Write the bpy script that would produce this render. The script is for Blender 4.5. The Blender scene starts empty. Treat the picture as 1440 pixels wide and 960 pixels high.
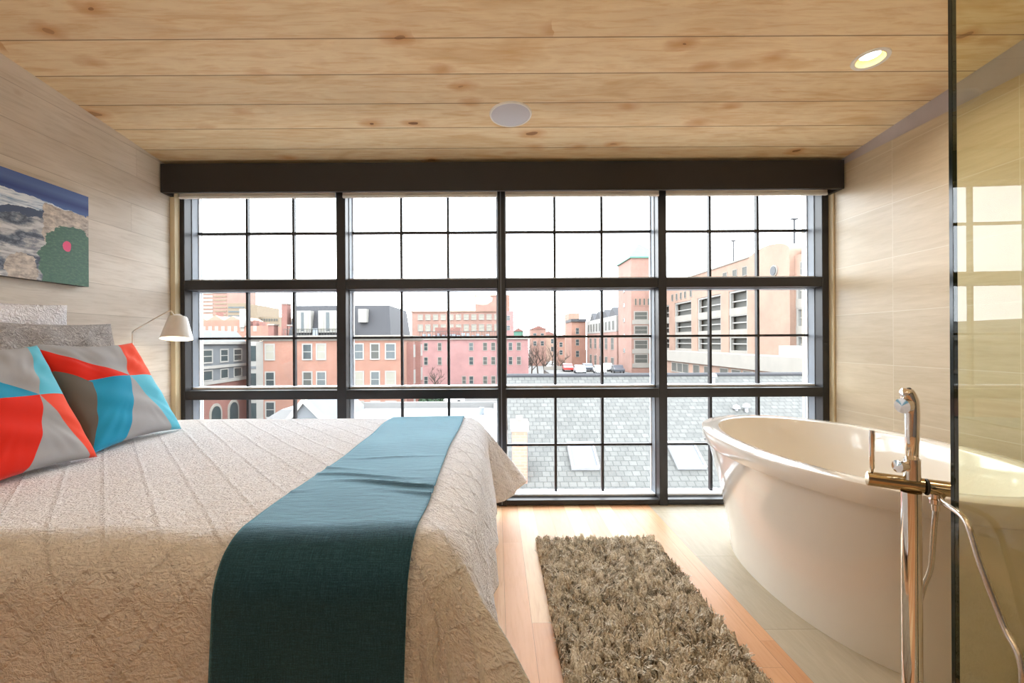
import bpy, bmesh, math, random
import numpy as np
from mathutils import Vector, Matrix
PI = math.pi
R = math.radians
scn = bpy.context.scene
COL = scn.collection
F = 650.0
CZ = 1.12
PX, PY = 698.0, 480.0

def at(px, py, d):
    return Vector(((px - PX) / F * d, d, CZ + (PY - py) / F * d))

# ------------------------------------------------------------------ nodes
class NT:
    def __init__(self, name):
        self.mat = bpy.data.materials.new(name)
        self.mat.use_nodes = True
        self.t = self.mat.node_tree
        self.t.nodes.clear()
        self.out = self.t.nodes.new('ShaderNodeOutputMaterial')
        self._tc = None
    def n(self, typ, **kw):
        nd = self.t.nodes.new(typ)
        for k, v in kw.items():
            setattr(nd, k, v)
        return nd
    def put(self, sock, v):
        if v is None: return
        if isinstance(v, bpy.types.NodeSocket):
            self.t.links.new(v, sock)
        else:
            if sock.type == 'RGBA' and len(v) == 3: v = (*v, 1)
            sock.default_value = v
    def obj(self):
        if not self._tc: self._tc = self.n('ShaderNodeTexCoord')
        return self._tc.outputs['Object']
    def uv(self):
        if not self._tc: self._tc = self.n('ShaderNodeTexCoord')
        return self._tc.outputs['UV']
    def sep(self, v):
        s = self.n('ShaderNodeSeparateXYZ'); self.put(s.inputs[0], v)
        return s.outputs[0], s.outputs[1], s.outputs[2]
    def comb(self, x, y, z=0.0):
        s = self.n('ShaderNodeCombineXYZ')
        for i, q in enumerate((x, y, z)): self.put(s.inputs[i], q)
        return s.outputs[0]
    def m(self, op, a, b=None, c=None):
        s = self.n('ShaderNodeMath', operation=op)
        self.put(s.inputs[0], a); self.put(s.inputs[1], b); self.put(s.inputs[2], c)
        return s.outputs[0]
    def scale(self, v, k):
        s = self.n('ShaderNodeVectorMath', operation='MULTIPLY')
        self.put(s.inputs[0], v); self.put(s.inputs[1], k)
        return s.outputs[0]
    def vadd(self, v, w):
        s = self.n('ShaderNodeVectorMath', operation='ADD')
        self.put(s.inputs[0], v); self.put(s.inputs[1], w)
        return s.outputs[0]
    def noise(self, v, scale=5., detail=3., rough=.5, dist=0., col=False):
        s = self.n('ShaderNodeTexNoise')
        self.put(s.inputs['Vector'], v)
        s.inputs['Scale'].default_value = scale; s.inputs['Detail'].default_value = detail
        s.inputs['Roughness'].default_value = rough; s.inputs['Distortion'].default_value = dist
        return s.outputs[1 if col else 0]
    def voro(self, v, scale=5., feature='F1', col=False, rnd=1.):
        s = self.n('ShaderNodeTexVoronoi', feature=feature)
        self.put(s.inputs['Vector'], v); s.inputs['Scale'].default_value = scale
        s.inputs['Randomness'].default_value = rnd
        return s.outputs[1 if col else 0]
    def white(self, v):
        s = self.n('ShaderNodeTexWhiteNoise', noise_dimensions='3D')
        self.put(s.inputs['Vector'], v)
        return s.outputs[0]
    def ramp(self, f, stops, interp='LINEAR'):
        s = self.n('ShaderNodeValToRGB'); self.put(s.inputs[0], f)
        cr = s.color_ramp; cr.interpolation = interp
        while len(cr.elements) < len(stops): cr.elements.new(.5)
        for e, (p, c) in zip(cr.elements, stops):
            e.position = p
            e.color = (*c, 1) if isinstance(c, (tuple, list)) else (c, c, c, 1)
        return s.outputs[0]
    def mr(self, f, a, b, c=0., d=1.):
        s = self.n('ShaderNodeMapRange'); self.put(s.inputs[0], f)
        for i, q in enumerate((a, b, c, d)): s.inputs[i + 1].default_value = q
        return s.outputs[0]
    def mix(self, f, a, b, mode='MIX'):
        s = self.n('ShaderNodeMix', data_type='RGBA', blend_type=mode)
        self.put(s.inputs[0], f); self.put(s.inputs[6], a); self.put(s.inputs[7], b)
        return s.outputs[2]
    def bump(self, h, strength=.3, dist=.01, nrm=None):
        s = self.n('ShaderNodeBump')
        s.inputs['Strength'].default_value = strength; s.inputs['Distance'].default_value = dist
        self.put(s.inputs['Height'], h); self.put(s.inputs['Normal'], nrm)
        return s.outputs[0]
    def bsdf(self, col=(.8, .8, .8), rough=.5, metal=0., normal=None, spec=None, coat=None, sheen=None, sheen_tint=None, emis=None, es=0.):
        b = self.n('ShaderNodeBsdfPrincipled')
        self.put(b.inputs['Base Color'], col); self.put(b.inputs['Roughness'], rough)
        b.inputs['Metallic'].default_value = metal
        self.put(b.inputs['Normal'], normal)
        if spec is not None: b.inputs['Specular IOR Level'].default_value = spec
        if coat is not None:
            b.inputs['Coat Weight'].default_value = coat; b.inputs['Coat Roughness'].default_value = .05
        if sheen is not None:
            b.inputs['Sheen Weight'].default_value = sheen
            b.inputs['Sheen Roughness'].default_value = .35
            self.put(b.inputs['Sheen Tint'], sheen_tint or (1, 1, 1))
        if emis is not None:
            self.put(b.inputs['Emission Color'], emis); b.inputs['Emission Strength'].default_value = es
        self.t.links.new(b.outputs[0], self.out.inputs[0])
        return self.mat

def srgb(r, g, b):
    return tuple(((c / 255) / 12.92 if c / 255 <= .04045 else ((c / 255 + .055) / 1.055) ** 2.4) for c in (r, g, b))

def ext(r, g, b):
    return tuple(c * .305 for c in srgb(r, g, b))

def plain(name, col, rough=.5, metal=0., var=.06, scale=8., **kw):
    """a plain colour with a faint procedural mottling"""
    t = NT(name)
    nz = t.noise(t.obj(), scale, 3)
    k = t.mr(nz, .3, .7, 1 - var, 1 + var)
    c = t.mix(1., (*col, 1), t.comb(k, k, k), 'MULTIPLY')
    return t.bsdf(c, rough, metal, **kw)

def planks(t, along, across, w, L, off=0., gap=.004):
    """board pattern: returns per-board random value, seam mask (1 on seam), board coordinate"""
    a = t.m('DIVIDE', t.m('SUBTRACT', across, off), w)
    row = t.m('FLOOR', a)
    fr = t.m('SUBTRACT', a, row)
    sh = t.m('MULTIPLY', t.white(t.comb(row, 3.1, 7.7)), L)
    b = t.m('DIVIDE', t.m('ADD', along, sh), L)
    ci = t.m('FLOOR', b)
    fb = t.m('SUBTRACT', b, ci)
    rnd = t.white(t.comb(row, ci, 1.3))
    e1 = t.m('LESS_THAN', t.m('MINIMUM', fr, t.m('SUBTRACT', 1., fr)), gap / w / 2)
    e2 = t.m('LESS_THAN', t.m('MINIMUM', fb, t.m('SUBTRACT', 1., fb)), gap * .6 / L / 2)
    return rnd, t.m('MAXIMUM', e1, e2), row, ci

# ------------------------------------------------------------------ meshes
class MB:
    def __init__(self): self.v = []; self.f = []; self.smooth = False
    def add(self, vs, fs):
        o = len(self.v); self.v += [tuple(p) for p in vs]
        self.f += [tuple(i + o for i in f) for f in fs]; return self
    def box(self, x0, x1, y0, y1, z0, z1):
        vs = [(x, y, z) for z in (z0, z1) for y in (y0, y1) for x in (x0, x1)]
        return self.add(vs, [(0, 2, 3, 1), (4, 5, 7, 6), (0, 1, 5, 4), (2, 6, 7, 3), (0, 4, 6, 2), (1, 3, 7, 5)])
    def obox(self, o, u, n, u0, u1, n0, n1, z0, z1):
        o, u, n = Vector(o), Vector(u), Vector(n)
        vs = [o + u * a + n * b + Vector((0, 0, z)) for z in (z0, z1) for b in (n0, n1) for a in (u0, u1)]
        return self.add(vs, [(0, 2, 3, 1), (4, 5, 7, 6), (0, 1, 5, 4), (2, 6, 7, 3), (0, 4, 6, 2), (1, 3, 7, 5)])
    def prism(self, pts, a, b):
        """polygon pts (3d) extruded by vector from a offset to b offset"""
        n = len(pts); a, b = Vector(a), Vector(b)
        vs = [Vector(p) + a for p in pts] + [Vector(p) + b for p in pts]
        fs = [tuple(range(n)), tuple(range(2 * n - 1, n - 1, -1))]
        fs += [(i, i + n, (i + 1) % n + n, (i + 1) % n) for i in range(n)]
        return self.add(vs, fs)
    def tube(self, pts, r, seg=12, caps=True):
        pts = [Vector(p) for p in pts]; n = len(pts)
        rs = r if isinstance(r, (list, tuple)) else [r] * n
        T = []
        for i in range(n):
            a = pts[max(i - 1, 0)]; b = pts[min(i + 1, n - 1)]
            T.append((b - a).normalized() if (b - a).length > 1e-9 else Vector((0, 0, 1)))
        up = Vector((0, 0, 1)) if abs(T[0].z) < .9 else Vector((1, 0, 0))
        nx = T[0].cross(up).normalized()
        vs = []
        for i in range(n):
            nx = (nx - T[i] * nx.dot(T[i])).normalized(); ny = T[i].cross(nx)
            for k in range(seg):
                a = 2 * PI * k / seg
                vs.append(pts[i] + (nx * math.cos(a) + ny * math.sin(a)) * rs[i])
        fs = []
        for i in range(n - 1):
            for k in range(seg):
                k2 = (k + 1) % seg
                fs.append((i * seg + k, i * seg + k2, (i + 1) * seg + k2, (i + 1) * seg + k))
        if caps:
            fs.append(tuple(range(seg - 1, -1, -1))); fs.append(tuple((n - 1) * seg + k for k in range(seg)))
        return self.add(vs, fs)
    def lathe(self, c, prof, seg=40, axis=(0, 0, 1), sx=1., sy=1.):
        """prof: list of (r, h) along axis from c"""
        ax = Vector(axis).normalized(); c = Vector(c)
        up = Vector((0, 0, 1)) if abs(ax.z) < .9 else Vector((0, 1, 0))
        nx = up.cross(ax).normalized(); ny = ax.cross(nx)
        vs = []
        for (r, h) in prof:
            for k in range(seg):
                a = 2 * PI * k / seg
                vs.append(c + ax * h + nx * math.cos(a) * r * sx + ny * math.sin(a) * r * sy)
        fs = []
        for i in range(len(prof) - 1):
            for k in range(seg):
                k2 = (k + 1) % seg
                fs.append((i * seg + k, i * seg + k2, (i + 1) * seg + k2, (i + 1) * seg + k))
        return self.add(vs, fs)
    def build(self, name, mat, parent=None, smooth=False, bevel=0., label=None, kind=None, shift=None):
        me = bpy.data.meshes.new(name)
        me.from_pydata(self.v, [], self.f); me.update()
        bm = bmesh.new(); bm.from_mesh(me)
        bmesh.ops.recalc_face_normals(bm, faces=bm.faces)
        bm.to_mesh(me); bm.free()
        o = bpy.data.objects.new(name, me); COL.objects.link(o)
        if mat: me.materials.append(mat)
        if smooth:
            for p in me.polygons: p.use_smooth = True
            if smooth == 'auto':
                me.set_sharp_from_angle(angle=R(35))
        if bevel:
            md = o.modifiers.new('bevel', 'BEVEL'); md.width = bevel; md.segments = 2; md.limit_method = 'ANGLE'
        if parent is not None: attach(o, parent)
        if label: o['label'] = label
        if kind: o['kind'] = kind
        return o

def world_loc(o):
    v = Vector(o.location)
    while o.parent: o = o.parent; v += Vector(o.location)
    return v

def attach(o, parent):
    """vertices are given in world coordinates; keep them there under a moved parent"""
    o.parent = parent
    o.location = -world_loc(parent)

def tag(o, label=None, cat=None, group=None, kind=None):
    if label: o['label'] = label
    if cat: o['category'] = cat
    if group: o['group'] = group
    if kind: o['kind'] = kind
    return o

def thing(name, loc, label, cat, group=None, kind=None):
    o = bpy.data.objects.new(name, None); COL.objects.link(o)
    o.empty_display_size = .1
    o.location = loc
    return tag(o, label, cat, group, kind)

def copy_tree(o, parent=None):
    c = o.copy(); COL.objects.link(c)
    if parent is not None: c.parent = parent
    for ch in list(o.children): copy_tree(ch, c)
    return c

def grid_mesh(name, P, mat, parent=None, UV=None, closed_u=False, smooth=True, flip=False):
    """P: array (nu, nv, 3)"""
    nu, nv = P.shape[:2]
    vs = P.reshape(-1, 3)
    fs = []
    mu = nu if closed_u else nu - 1
    for i in range(mu):
        i2 = (i + 1) % nu
        for j in range(nv - 1):
            q = (i * nv + j, i2 * nv + j, i2 * nv + j + 1, i * nv + j + 1)
            fs.append(q[::-1] if flip else q)
    me = bpy.data.meshes.new(name)
    me.from_pydata([tuple(map(float, p)) for p in vs], [], fs); me.update()
    if UV is not None:
        uvl = me.uv_layers.new(name='UVMap')
        U = UV.reshape(-1, 2)
        li = np.empty(len(me.loops), dtype=np.int32); me.loops.foreach_get('vertex_index', li)
        uvl.data.foreach_set('uv', U[li].astype(np.float32).ravel())
    if smooth:
        for p in me.polygons: p.use_smooth = True
    me.materials.append(mat)
    o = bpy.data.objects.new(name, me); COL.objects.link(o)
    if parent is not None: attach(o, parent)
    return o

# ------------------------------------------------------------------ materials
def mat_ceiling():
    t = NT('knotty_pine'); x, y, z = t.sep(t.obj())
    rnd, seam, row, ci = planks(t, x, y, .2262, 40., 1.967, .006)
    off = t.m('MULTIPLY', rnd, 37.)
    v = t.comb(t.m('MULTIPLY', t.m('ADD', x, off), .12), t.m('ADD', y, off), 0.)
    grain = t.noise(v, 38, 5, .65, .6)
    v2 = t.comb(t.m('MULTIPLY', t.m('ADD', x, off), .35), t.m('ADD', y, off), 0.)
    broad = t.noise(v2, 5, 3, .6, .8)
    fine = t.noise(t.comb(t.m('MULTIPLY', x, .06), y, 0.), 160, 3, .6)
    c = t.ramp(broad, [(.28, srgb(226, 200, 160)), (.5, srgb(236, 213, 172)), (.72, srgb(216, 183, 136))])
    c = t.mix(t.mr(grain, .46, .70, 0., .55), c, (*srgb(208, 160, 100), 1))
    c = t.mix(t.mr(fine, .55, .75, 0., .22), c, (*srgb(190, 140, 90), 1))
    k = t.mr(rnd, 0, 1, .93, 1.05)
    c = t.mix(1., c, t.comb(k, k, k), 'MULTIPLY')
    # knots
    wob = t.noise(t.obj(), 9, 2, .5, 0., True)
    kv = t.vadd(t.comb(t.m('MULTIPLY', x, .8), t.m('MULTIPLY', y, 1.35), 0.), t.scale(wob, (.07, .07, 0.)))
    vd = t.voro(kv, 4.2)
    kr = t.voro(kv, 4.2, col=True)
    rx, ry, rz = t.sep(kr)
    size = t.mr(rx, .1, 1., 0., .13)
    kn = t.m('LESS_THAN', vd, size)
    ring = t.mr(t.m('SUBTRACT', vd, size), 0., .22, .7, 0.)
    ring = t.m('MULTIPLY', ring, t.m('GREATER_THAN', rx, .3))
    c = t.mix(ring, c, (*srgb(198, 138, 80), 1))
    c = t.mix(t.m('MULTIPLY', kn, t.mr(ry, 0, 1, .35, .9)), c, (*srgb(112, 70, 38), 1))
    c = t.mix(t.m('MULTIPLY', seam, .75), c, (*srgb(120, 82, 48), 1))
    h = t.m('SUBTRACT', t.m('MULTIPLY', grain, .2), seam)
    return t.bsdf(c, .55, normal=t.bump(h, .35, .004), spec=.3)

def mat_leftwall():
    t = NT('whitewashed_boards'); x, y, z = t.sep(t.obj())
    rnd, seam, row, ci = planks(t, y, z, .17, 1.9, 1.96 - .17 * 20, .003)
    off = t.m('MULTIPLY', rnd, 23.)
    grain = t.noise(t.comb(t.m('MULTIPLY', t.m('ADD', y, off), .08), z, off), 60, 5, .65, .7)
    broad = t.noise(t.comb(t.m('MULTIPLY', t.m('ADD', y, off), .3), z, off), 6, 3)
    c = t.ramp(broad, [(.3, srgb(206, 196, 183)), (.7, srgb(224, 215, 203))])
    c = t.mix(t.mr(grain, .45, .72, 0., .45), c, (*srgb(178, 164, 146), 1))
    k = t.mr(rnd, 0, 1, .95, 1.03)
    c = t.mix(1., c, t.comb(k, k, k), 'MULTIPLY')
    kv = t.comb(0., t.m('MULTIPLY', y, .8), t.m('MULTIPLY', z, 1.3))
    vd = t.voro(kv, 4.)
    rx, ry, rz = t.sep(t.voro(kv, 4., col=True))
    kn = t.mr(t.m('SUBTRACT', vd, t.mr(rx, .6, 1., 0., .07)), -.02, .05, .5, 0.)
    c = t.mix(t.m('MULTIPLY', kn, t.m('GREATER_THAN', rx, .6)), c, (*srgb(165, 142, 118), 1))
    c = t.mix(t.m('MULTIPLY', seam, .38), c, (*srgb(120, 105, 88), 1))
    return t.bsdf(c, .6, normal=t.bump(t.m('SUBTRACT', t.m('MULTIPLY', grain, .3), seam), .25, .003), spec=.3)

def tile_mat(name, ax, c0, c1, rowh=.31, L=.645, zoff=2.21 - .31 * 12, loff=2.65 - .645 * 8, rough=.3, groutc=(.66, .60, .50), stag=0.):
    t = NT(name); x, y, z = t.sep(t.obj())
    along, across = (y, z) if ax == 'wall' else (x, y)
    a = t.m('DIVIDE', t.m('SUBTRACT', across, zoff), rowh); row = t.m('FLOOR', a); fr = t.m('SUBTRACT', a, row)
    b = t.m('DIVIDE', t.m('SUBTRACT', along, loff), L); ci = t.m('FLOOR', b); fb = t.m('SUBTRACT', b, ci)
    rnd = t.white(t.comb(row, ci, 4.))
    g = t.m('MAXIMUM', t.m('LESS_THAN', t.m('MINIMUM', fr, t.m('SUBTRACT', 1., fr)), .0016 / rowh),
            t.m('LESS_THAN', t.m('MINIMUM', fb, t.m('SUBTRACT', 1., fb)), .0012 / L))
    off = t.m('MULTIPLY', rnd, 11.)
    if ax == 'wall':
        v = t.comb(off, t.m('MULTIPLY', t.m('ADD', y, off), .10), z)
    else:
        v = t.comb(t.m('ADD', x, off), t.m('MULTIPLY', y, .15), off)
    n1 = t.noise(v, 30, 5, .6, .8)
    n2 = t.noise(v, 120, 3, .6, .2)
    f = t.m('ADD', t.m('MULTIPLY', n1, .7), t.m('MULTIPLY', n2, .3))
    c = t.ramp(f, [(.3, c0), (.7, c1)])
    k = t.mr(rnd, 0, 1, .96, 1.03)
    c = t.mix(1., c, t.comb(k, k, k), 'MULTIPLY')
    c = t.mix(g, c, (*groutc, 1))
    return t.bsdf(c, rough, normal=t.bump(t.m('SUBTRACT', t.m('MULTIPLY', f, .25), g), .2, .002), spec=.45)

def mat_floor():
    t = NT('fir_floorboards'); x, y, z = t.sep(t.obj())
    rnd, seam, row, ci = planks(t, y, x, .105, 1.6, .03, .0015)
    off = t.m('MULTIPLY', rnd, 41.)
    grain = t.noise(t.comb(t.m('ADD', x, off), t.m('MULTIPLY', t.m('ADD', y, off), .07), 0.), 70, 5, .6, 1.)
    c = t.ramp(rnd, [(0., srgb(212, 158, 114)), (.35, srgb(220, 168, 124)), (.6, srgb(226, 176, 132)), (.78, srgb(234, 202, 158)), (1., srgb(240, 216, 176))])
    c = t.mix(t.mr(grain, .45, .75, 0., .4), c, (*srgb(196, 132, 84), 1))
    c = t.mix(t.m('MULTIPLY', seam, .7), c, (*srgb(120, 72, 40), 1))
    return t.bsdf(c, .42, normal=t.bump(t.m('SUBTRACT', t.m('MULTIPLY', grain, .15), seam), .2, .002), spec=.35)

def mat_coverlet():
    t = NT('white_matelasse'); x, y, z = t.sep(t.uv())
    p = .143
    def band(q):
        f = t.m('FRACT', t.m('DIVIDE', q, p))
        return t.m('ABSOLUTE', t.m('SUBTRACT', f, .5))       # 0.5 on the line
    a = band(t.m('ADD', x, t.m('MULTIPLY', y, .85))); b = band(t.m('SUBTRACT', x, t.m('MULTIPLY', y, .85)))
    la = t.mr(a, .40, .5, 0., 1.); lb = t.mr(b, .40, .5, 0., 1.)
    ridge = t.m('MAXIMUM', la, lb)
    rose = t.m('MULTIPLY', la, lb)
    uvn = t.comb(x, y, 0.)
    w = t.noise(uvn, 55, 3, .6, 1.2)
    w2 = t.noise(t.comb(x, t.m('MULTIPLY', y, 2.2), 0.), 26, 3, .6, 1.5)
    fine = t.voro(uvn, 150)
    big = t.noise(uvn, 9, 3)
    h = t.m('ADD', t.m('MULTIPLY', w, 1.3), t.m('MULTIPLY', w2, 1.3))
    h = t.m('ADD', h, t.m('MULTIPLY', fine, .25))
    h = t.m('ADD', h, t.m('MULTIPLY', ridge, t.mr(w, .3, .7, .1, .9)))
    h = t.m('ADD', h, t.m('MULTIPLY', rose, .5))
    h = t.m('ADD', h, t.m('MULTIPLY', big, 1.2))
    c = t.ramp(w, [(.3, srgb(224, 223, 226)), (.65, srgb(240, 239, 241))])
    return t.bsdf(c, .85, normal=t.bump(h, .8, .010), spec=.2, sheen=.15)

def mat_runner():
    t = NT('woven_navy_throw'); x, y, z = t.sep(t.uv())
    th = t.noise(t.comb(t.m('MULTIPLY', x, 14.), t.m('MULTIPLY', y, .6), 0.), 45, 3, .6)
    th2 = t.noise(t.comb(t.m('MULTIPLY', x, .5), t.m('MULTIPLY', y, 14.), 0.), 45, 3, .6)
    fn = t.noise(t.comb(x, y, 0.), 260, 2, .7)
    f = t.m('ADD', t.m('MULTIPLY', t.m('ADD', th, th2), .35), t.m('MULTIPLY', fn, .3))
    c = t.ramp(f, [(.38, (.004, .014, .028)), (.5, (.012, .042, .078)), (.62, (.035, .10, .165))])
    h = t.m('ADD', f, t.m('MULTIPLY', t.noise(t.comb(x, t.m('MULTIPLY', y, 4.), 0.), 14, 2), .7))
    m = t.bsdf(c, .55, normal=t.bump(h, .6, .005), spec=.75, sheen=1., sheen_tint=(.26, .66, .85))
    t.t.nodes['Principled BSDF'].inputs['Specular Tint'].default_value = (.30, .72, .88, 1)
    return m

def mat_fabric(name, colour_fn, bump_scale=300, bs=.25):
    t = NT(name)
    c = colour_fn(t)
    n = t.noise(t.uv(), bump_scale, 2, .7)
    k = t.mr(n, .3, .7, .88, 1.08)
    c = t.mix(1., c, t.comb(k, k, k), 'MULTIPLY')
    return t.bsdf(c, .9, normal=t.bump(n, bs, .003), spec=.15, sheen=.2)

def pinwheel(colors, dark, strip, cu=.57, cv=.58):
    """eight-armed patchwork seams in uv"""
    def fn(t):
        x, y, z = t.sep(t.uv())
        u = t.m('SUBTRACT', x, cu); v = t.m('SUBTRACT', y, cv)
        ang = t.m('DIVIDE', t.m('ADD', t.m('ARCTAN2', v, u), PI), 2 * PI)
        st = [-180, -113, -66, 0, 66, 147]
        c = t.ramp(ang, [((a + 180) / 360, col) for a, col in zip(st, colors)], 'CONSTANT')
        # left seam bends upward
        above = t.m('GREATER_THAN', y, t.m('SUBTRACT', .72, t.m('MULTIPLY', x, .73)))
        lft = t.m('LESS_THAN', x, .22); low = t.m('LESS_THAN', y, cv)
        c = t.mix(t.m('MULTIPLY', t.m('SUBTRACT', 1., above), t.m('MULTIPLY', lft, t.m('GREATER_THAN', y, .5))), c, (*colors[0], 1))
        if dark:
            ln = t.m('LESS_THAN', t.m('SUBTRACT', t.m('MULTIPLY', x, .56), t.m('MULTIPLY', y, .22)), 0.)
            c = t.mix(t.m('MULTIPLY', ln, t.m('SUBTRACT', 1., above)), c, (*dark, 1))
        if strip:
            s = t.m('GREATER_THAN', t.m('SUBTRACT', y, t.m('MULTIPLY', x, .12)), .90)
            c = t.mix(t.m('MULTIPLY', s, t.m('LESS_THAN', x, .62)), c, (*strip, 1))
        # pale stitched seams
        return c
    return fn

def mat_glass(name, tint, refl=1., thin=True):
    t = NT(name)
    tr = t.n('ShaderNodeBsdfTransparent'); t.put(tr.inputs[0], tint)
    gl = t.n('ShaderNodeBsdfGlossy'); gl.inputs['Roughness'].default_value = 0.0
    fr = t.n('ShaderNodeFresnel'); fr.inputs['IOR'].default_value = 1.5
    gm = t.n('ShaderNodeNewGeometry')
    f = t.m('MULTIPLY', t.m('MULTIPLY', fr.outputs[0], refl), t.m('SUBTRACT', 1., gm.outputs['Backfacing']))
    mx = t.n('ShaderNodeMixShader')
    t.put(mx.inputs[0], f); t.t.links.new(tr.outputs[0], mx.inputs[1]); t.t.links.new(gl.outputs[0], mx.inputs[2])
    t.t.links.new(mx.outputs[0], t.out.inputs[0])
    return t.mat

def mat_emit(name, col, s):
    t = NT(name)
    e = t.n('ShaderNodeEmission'); t.put(e.inputs[0], col); e.inputs[1].default_value = s
    t.t.links.new(e.outputs[0], t.out.inputs[0])
    return t.mat

def mat_brick(name, c0, c1, mort=(.55, .48, .42), scale=1.0):
    t = NT(name); x, y, z = t.sep(t.obj())
    v = t.comb(t.m('ADD', x, y), z, 0.)
    b = t.n('ShaderNodeTexBrick'); t.put(b.inputs['Vector'], v)
    b.inputs['Scale'].default_value = scale
    b.inputs['Brick Width'].default_value = .22; b.inputs['Row Height'].default_value = .075
    b.inputs['Mortar Size'].default_value = .008
    t.put(b.inputs['Color1'], c0); t.put(b.inputs['Color2'], c1); t.put(b.inputs['Mortar'], mort)
    n = t.noise(t.obj(), .35, 4, .6)
    k = t.mr(n, .3, .7, .85, 1.12)
    c = t.mix(1., b.outputs[0], t.comb(k, k, k), 'MULTIPLY')
    return t.bsdf(c, .85)

def mat_slate():
    t = NT('grey_slate'); x, y, z = t.sep(t.obj())
    v = t.comb(x, t.m('MULTIPLY', y, 1.1547), 0.)
    b = t.n('ShaderNodeTexBrick'); t.put(b.inputs['Vector'], v)
    b.inputs['Scale'].default_value = 1.; b.inputs['Brick Width'].default_value = .20; b.inputs['Row Height'].default_value = .17
    b.inputs['Mortar Size'].default_value = .012; b.inputs['Bias'].default_value = 0.
    t.put(b.inputs['Color1'], ext(124, 125, 121)); t.put(b.inputs['Color2'], ext(146, 146, 141)); t.put(b.inputs['Mortar'], ext(98, 99, 97))
    n = t.noise(t.obj(), 2.2, 5, .7)
    k = t.mr(n, .3, .7, .82, 1.15)
    c = t.mix(1., b.outputs[0], t.comb(k, k, k), 'MULTIPLY')
    return t.bsdf(c, .7, normal=t.bump(b.outputs[1], .5, .02))

def mat_painting():
    """coastal photograph on canvas: sea, surf, rocks, green bush, pink flower; uv 0..1"""
    t = NT('coast_canvas_print'); x, y, z = t.sep(t.uv())
    w = t.noise(t.uv(), 6, 5, .65)
    w3 = t.noise(t.comb(t.m('MULTIPLY', x, 2.), t.m('MULTIPLY', y, 9.), 0.), 3, 5, .7, .8)
    wx = t.m('ADD', x, t.mr(w, 0, 1, -.06, .06)); wy = t.m('ADD', y, t.mr(t.noise(t.uv(), 11, 4, .6), 0, 1, -.06, .06))
    # sea, darker band under the sky
    c = t.ramp(y, [(.80, srgb(70, 100, 165)), (.86, srgb(40, 62, 128)), (.93, srgb(84, 110, 168)), (1., srgb(72, 98, 160))])
    surf = t.ramp(w3, [(.36, srgb(110, 142, 176)), (.5, srgb(208, 220, 232)), (.65, srgb(240, 244, 248))])
    lim = t.m('SUBTRACT', .875, t.m('MULTIPLY', x, .10))
    c = t.mix(t.m('LESS_THAN', wy, lim), c, surf)
    strat = t.m('ADD', t.m('MULTIPLY', t.m('ADD', y, t.m('MULTIPLY', x, -.35)), 9.), t.m('MULTIPLY', w, 5.))
    st = t.m('ABSOLUTE', t.m('SINE', t.m('MULTIPLY', strat, 1.6)))
    rock = t.ramp(t.m('MULTIPLY', st, t.mr(w3, .3, .7, .5, 1.2)), [(.0, srgb(46, 56, 74)), (.3, srgb(98, 108, 124)), (.6, srgb(150, 152, 158)), (1., srgb(214, 214, 214))])
    rl = t.m('ADD', .62, t.m('MULTIPLY', t.m('SINE', t.m('MULTIPLY', x, 11.)), .03))
    c = t.mix(t.m('LESS_THAN', wy, t.m('ADD', rl, t.m('MULTIPLY', x, .04))), c, rock)
    dk = t.m('MULTIPLY', t.m('LESS_THAN', wy, t.m('ADD', rl, .05)), t.m('GREATER_THAN', wy, t.m('SUBTRACT', rl, .02)))
    c = t.mix(t.m('MULTIPLY', dk, t.m('LESS_THAN', x, .74)), c, (*srgb(58, 74, 104), 1))
    tan = t.ramp(t.noise(t.uv(), 22, 4, .7), [(.35, srgb(142, 132, 124)), (.65, srgb(220, 208, 194))])
    # pale granite upper right
    m1 = t.m('MULTIPLY', t.m('GREATER_THAN', wx, .73), t.m('MULTIPLY', t.m('LESS_THAN', wy, .78), t.m('GREATER_THAN', wy, .4)))
    c = t.mix(m1, c, tan)
    # bush
    dx = t.m('DIVIDE', t.m('SUBTRACT', wx, .90), .19); dy = t.m('DIVIDE', t.m('SUBTRACT', wy, .18), .44)
    rr = t.m('ADD', t.m('MULTIPLY', dx, dx), t.m('MULTIPLY', dy, dy))
    leaf = t.ramp(t.noise(t.uv(), 46, 4, .7), [(.1, srgb(112, 146, 122)), (.5, srgb(66, 106, 86)), (.9, srgb(52, 70, 72))])
    c = t.mix(t.m('LESS_THAN', rr, 1.), c, leaf)
    # boulder lower middle
    dx = t.m('DIVIDE', t.m('SUBTRACT', wx, .625), .08); dy = t.m('DIVIDE', t.m('SUBTRACT', wy, .08), .17)
    rr = t.m('ADD', t.m('MULTIPLY', dx, dx), t.m('MULTIPLY', dy, dy))
    c = t.mix(t.m('LESS_THAN', rr, 1.), c, tan)
    # flower
    dx = t.m('DIVIDE', t.m('SUBTRACT', x, .865), .026); dy = t.m('DIVIDE', t.m('SUBTRACT', y, .40), .055)
    rr = t.m('ADD', t.m('ADD', t.m('MULTIPLY', dx, dx), t.m('MULTIPLY', dy, dy)), t.mr(w, .3, .7, -.4, .4))
    c = t.mix(t.m('LESS_THAN', rr, 1.), c, (*srgb(236, 78, 128), 1))
    return t.bsdf(c, .6)

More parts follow.
